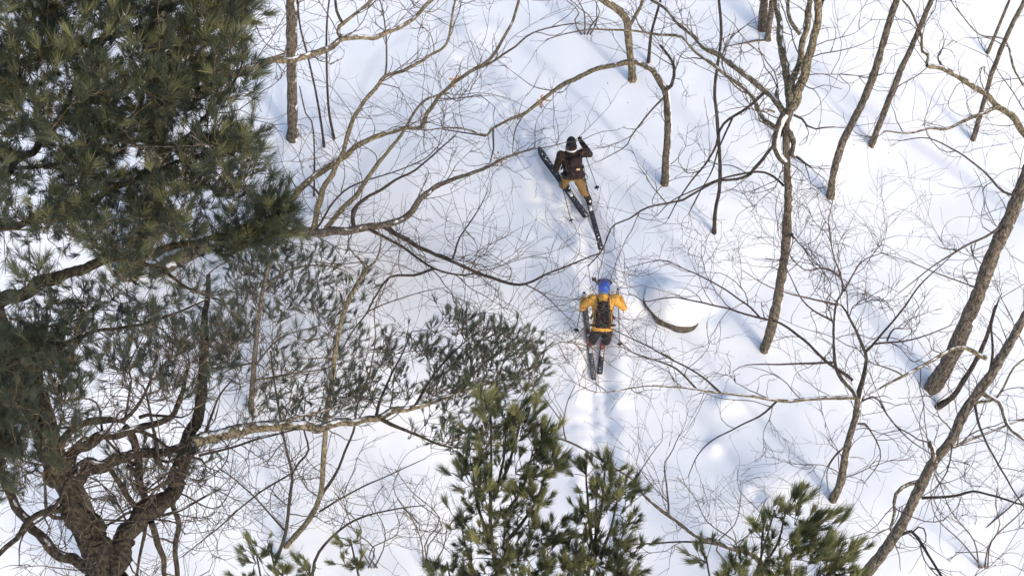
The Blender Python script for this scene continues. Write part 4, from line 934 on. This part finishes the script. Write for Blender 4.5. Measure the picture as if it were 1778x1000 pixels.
def make_pack(label, J, fr, mat, strap_mat, w=0.155, dpt=0.085, h=0.235, t=0.42, group='backpacks', shift=0.0, belt=True):
    root, base, right, spine, front, T, *_ = fr
    c = J['pel'] + spine * T * t - front * (0.135 + dpt * 0.75) + right * shift
    o = tag(empty('backpack', c), label, 'backpack', group)
    grown('bag', [rbox(c, right * w, front * dpt, spine * h, 0.72), rbox(c - front * dpt * 0.75 - spine * 0.07, right * w * 0.72, front * 0.045, spine * h * 0.55, 0.85), ellipsoid(c + spine * h * 0.82, right * w * 0.7, front * dpt * 0.9, spine * 0.07)], c, mat, o, 0.012, 3, 0.015)
    for sgn in (-1, 1):
        p = [c + spine * h * 0.75 + right * sgn * w * 0.60 + front * dpt * 0.5, c + spine * (h + 0.05) + right * sgn * 0.095 + front * 0.10, J['sh'] - spine * 0.015 + right * sgn * 0.105 + front * 0.02,
             J['sh'] - spine * 0.06 + right * sgn * 0.11 + front * 0.14, J['pel'] + spine * T * 0.45 + right * sgn * 0.15 + front * 0.165, J['pel'] + spine * T * 0.25 + right * sgn * 0.215]
        q = resample(p, 26); th = []
        hard('shoulder_strap', [loft(q, np.full(26, 0.019), 8)], c, strap_mat, o)
        hard('side_strap', [loft(resample([c - spine * h * 0.5 + right * sgn * w * 1.0, c - right * sgn * -w * 1.03 - front * 0.05 + spine * 0.0, c + spine * h * 0.5 + right * sgn * w * 0.85 - front * 0.04], 10), np.full(10, 0.008), 5)], c, M['black'], o)
    if belt:
        hard('hip_belt', [loft(resample([c - spine * h * 0.8 + right * -w, J['pel'] + spine * 0.02 - right * 0.22, J['pel'] + spine * 0.02 + front * 0.17, J['pel'] + spine * 0.02 + right * 0.22, c - spine * h * 0.8 + right * w], 30), np.full(30, 0.02), 8)], c, M['black'], o)
    hard('compression_strap', [loft(resample([c - front * (dpt + 0.03) + right * -w * 0.8 + spine * 0.10, c - front * (dpt + 0.05) - spine * 0.03, c - front * (dpt + 0.03) + right * w * 0.8 - spine * 0.14], 10), np.full(10, 0.007), 5)], c, strap_mat, o)
    return o, c

# ------------------------------------------------------------------ skier in yellow
GS, GPo = 'skis', 'ski poles'
f0 = G(1036, 610); zf = f0[2]
def JJ(d, zf): return {k: at_height(u, v, zf + h) for k, (u, v, h) in d.items()}
J1 = JJ({'aL': (1025, 604, .19), 'aR': (1046, 606, .19), 'kL': (1029, 592, .52), 'kR': (1053, 593, .52), 'hipL': (1037, 572, .90), 'hipR': (1055, 572, .90), 'pel': (1046, 566, .97), 'sh': (1047, 515, 1.38),
         'shL': (1028, 519, 1.35), 'shR': (1067, 519, 1.35), 'elL': (1012, 534, 1.12), 'elR': (1083, 534, 1.12), 'haL': (1013, 511, 1.15), 'haR': (1074, 506, 1.2), 'head': (1049, 499, 1.555)}, zf)
ftL, dL, upL, sdL = make_ski('left ski of the yellow jacket skier, its grey front showing beside the arm', G(1031, 663), G(1013, 518), M['ski_grey'], 0.44, 0.06, group=GS)
ftR, dR, upR, sdR = make_ski('right ski of the yellow jacket skier, tail at his right heel', G(1041, 653), G(1055, 513), M['ski_dark'], 0.34, 0.06, group=GS)
J1['aL'] = ftL + np.array([0, 0, 0.155]); J1['aR'] = ftR + np.array([0, 0, 0.155])
gL, gR = at_height(1014, 509, zf + 1.19), at_height(1073, 503, zf + 1.24)
tL, tR = G(1000, 578), G(1076, 603)
J1['haL'] = gL + norm(tL - gL) * 0.05; J1['haR'] = gR + norm(tR - gR) * 0.05
make_pole('left pole of the yellow jacket skier, leaning outward', gL, tL, GPo); make_pole('right pole of the yellow jacket skier, hanging straight down', gR, tR, GPo)
fr = make_person('skier in yellow jacket, blue helmet and black trousers seen from behind', J1, np.array([0, 1.0, 0.05]), {'L': tL - gL, 'R': tR - gR},
                 dict(jacket=M['yellow_shell'], trousers=M['black_pants'], boot=M['red_boot'], glove=M['white'], cuff=0.92), {'L': dL, 'R': dR})
root, base, right, spine, front, T, hd, hu, lk, hs = fr
hc = hd + hu * 0.035
hel = grown('helmet', [ellipsoid(hc, hs * 0.118, lk * 0.135, hu * 0.118), ellipsoid(hc - lk * 0.03 - hu * 0.05, hs * 0.112, lk * 0.105, hu * 0.08)], base, M['helmet'], root, 0.010, 3)
hard('helmet_rim', [ellipsoid(hc - lk * 0.035 - hu * 0.085, hs * 0.112, lk * 0.108, hu * 0.055)], base, M['grey'], hel)
gb = []
for k in range(15):
    a = math.pi * (k / 14.0) ; gb.append(hc + hs * 0.122 * math.cos(a) + lk * (0.03 + 0.115 * math.sin(a)) + hu * 0.035)
hard('goggles', [loft(np.array(gb), np.full(15, 0.026), 10)], base, M['black'], hel)
cp = hc - hs * 0.185 + lk * 0.10 + hu * 0.075
if np.dot(hs, [1, 0, 0]) < 0: cp = hc + hs * 0.185 + lk * 0.10 + hu * 0.075
hard('camera_mount', [loft(resample([hc + (cp - hc) * 0.55, hc + (cp - hc) * 0.8 - hu * 0.02, cp - hu * 0.02], 8), np.full(8, 0.011), 7)], base, M['black'], hel)
hard('action_camera', [rbox(cp, hs * 0.036, lk * 0.022, hu * 0.028, 1, 0.2), loft(np.array([cp + lk * 0.02, cp + lk * 0.032]), np.array([0.014, 0.013]), 10)], base, M['black'], hel)
for k in (-1, 0, 1): hard('vent', [rbox(hc + hu * 0.112 + hs * 0.04 * k - lk * 0.03, hs * 0.008, lk * 0.03, hu * 0.006, 1)], base, M['black'], hel)
make_pack('charcoal backpack on the yellow jacket skier', J1, fr, M['charcoal'], M['maroon'], 0.160, 0.085, 0.235, 0.44)

# ------------------------------------------------------------------ skier in camouflage
f0 = G(1000, 346); zf = f0[2]
J2 = JJ({'aL': (981, 338, .19), 'aR': (1020, 356, .19), 'kL': (977, 322, .50), 'kR': (1013, 334, .52), 'hipL': (985, 306, .88), 'hipR': (1004, 308, .88), 'pel': (994, 303, .94), 'sh': (993, 263, 1.36),
         'shL': (974, 270, 1.32), 'shR': (1012, 266, 1.34), 'elL': (965, 294, 1.08), 'elR': (1024, 268, 1.15), 'haL': (966, 285, 1.05), 'haR': (1008, 244, 1.25), 'head': (992, 250, 1.53)}, zf)
ftL, dL, upL, sdL = make_ski('left ski of the camouflage skier, stepped out diagonally to the left', G(1018, 383), G(935, 266), M['ski_dark'], 0.40, 0.09, 0.135, group=GS)
ftR, dR, upR, sdR = make_ski('right ski of the camouflage skier, tail trailing straight behind', G(1044, 436), G(1006, 292), M['ski_dark'], 0.56, 0.03, 0.110, group=GS)
J2['aL'] = ftL + np.array([0, 0, 0.155]); J2['aR'] = ftR + np.array([0, 0, 0.155])
gL, gR = at_height(965, 282, zf + 1.08), at_height(1006, 240, zf + 1.30); tL, tR = G(993, 388), G(1038, 330)
J2['haL'] = gL + norm(tL - gL) * 0.05; J2['haR'] = gR + norm(tR - gR) * 0.05
make_pole('left pole of the camouflage skier, planted behind the left boot', gL, tL, GPo); make_pole('right pole of the camouflage skier, planted to the right', gR, tR, GPo)
fr = make_person('skier in dark camouflage jacket, tan trousers and beanie seen from behind', J2, np.array([-0.1, 1.0, 0.0]), {'L': tL - gL, 'R': tR - gR},
                 dict(jacket=M['camo'], trousers=M['tan_pants'], boot=M['charcoal'], glove=M['black'], cuff=0.80), {'L': dL, 'R': dR})
root, base, right, spine, front, T, hd, hu, lk, hs = fr
hc = hd + hu * 0.03
bn = grown('beanie', [ellipsoid(hc, hs * 0.098, lk * 0.115, hu * 0.118), ellipsoid(hc + hu * 0.06 - lk * 0.02, hs * 0.08, lk * 0.09, hu * 0.08)], base, M['charcoal'], root, 0.010, 2, 0.012)
def band(r, dz, rad, mat, name):
    q = np.array([hd + hs * r * math.cos(a) + lk * (r * 1.12) * math.sin(a) + hu * dz for a in np.linspace(0, 2 * math.pi, 25)])
    hard(name, [loft(q, np.full(25, rad), 8)], base, mat, bn)
band(0.094, -0.055, 0.017, M['maroon'], 'goggle_strap'); band(0.092, -0.080, 0.020, M['black'], 'strap_band'); band(0.100, -0.105, 0.019, M['white'], 'neck_band')
_, pc = make_pack('dark maroon backpack on the camouflage skier', J2, fr, M['pack_maroon'], M['black'], 0.150, 0.09, 0.21, 0.42, shift=0.05)
hard('patch', [rbox(pc - front * 0.135 + spine * 0.02 + right * 0.03, right * 0.035, front * 0.004, spine * 0.018, 1)], pc, M['pale_trim'], bpy.data.objects[_.name])
hard('tool_loop', [loft(np.array([pc - spine * 0.2 + right * (0.17 + 0.05 * math.cos(q)) + spine * 0.06 * math.sin(q) for q in np.linspace(0, 6.0, 14)]), np.full(14, 0.008), 6)], pc, M['black'], bpy.data.objects[_.name])

# ================================================================== small things lying about
def bits(name, label, cat, spots, mat, size, thick=0.3):
    V, Q, n = [], [], 0
    for (p, s_) in spots:
        ax = norm(rng.normal(size=3)) * size * s_; ay = norm(np.cross(ax, rng.normal(size=3))) * size * s_ * 0.5; az = np.cross(ax, ay); az = norm(az) * size * s_ * thick * 0.3
        for sz in (-1, 1): V += [p - ax + az * sz, p + ay * 0.9 + az * sz, p + ax + az * sz, p - ay + az * sz]
        Q += [[n, n + 1, n + 2, n + 3], [n + 7, n + 6, n + 5, n + 4]] + [[n + i, n + 4 + i, n + 4 + (i + 1) % 4, n + (i + 1) % 4] for i in range(4)]; n += 8
    me = np_mesh(name, np.array(V), np.array(Q), smooth=False); o = link(name, me, mat); return tag(o, label, cat, kind='stuff')
sp = []
for (u0, v0, su, sv, n) in [(1190, 425, 70, 28, 60), (1120, 220, 60, 60, 30), (1660, 905, 26, 22, 40), (1250, 700, 120, 80, 25), (1500, 300, 150, 120, 30), (1000, 720, 60, 70, 12), (620, 480, 110, 90, 20)]:
    for _ in range(n):
        p = G(u0 + rng.normal() * su, v0 + rng.normal() * sv); sp.append((p + [0, 0, 0.006], rng.uniform(0.4, 1.3)))
bits('bark_litter', 'dark specks of bark and seeds scattered over the snow', 'litter', sp, M['debris'], 0.016)
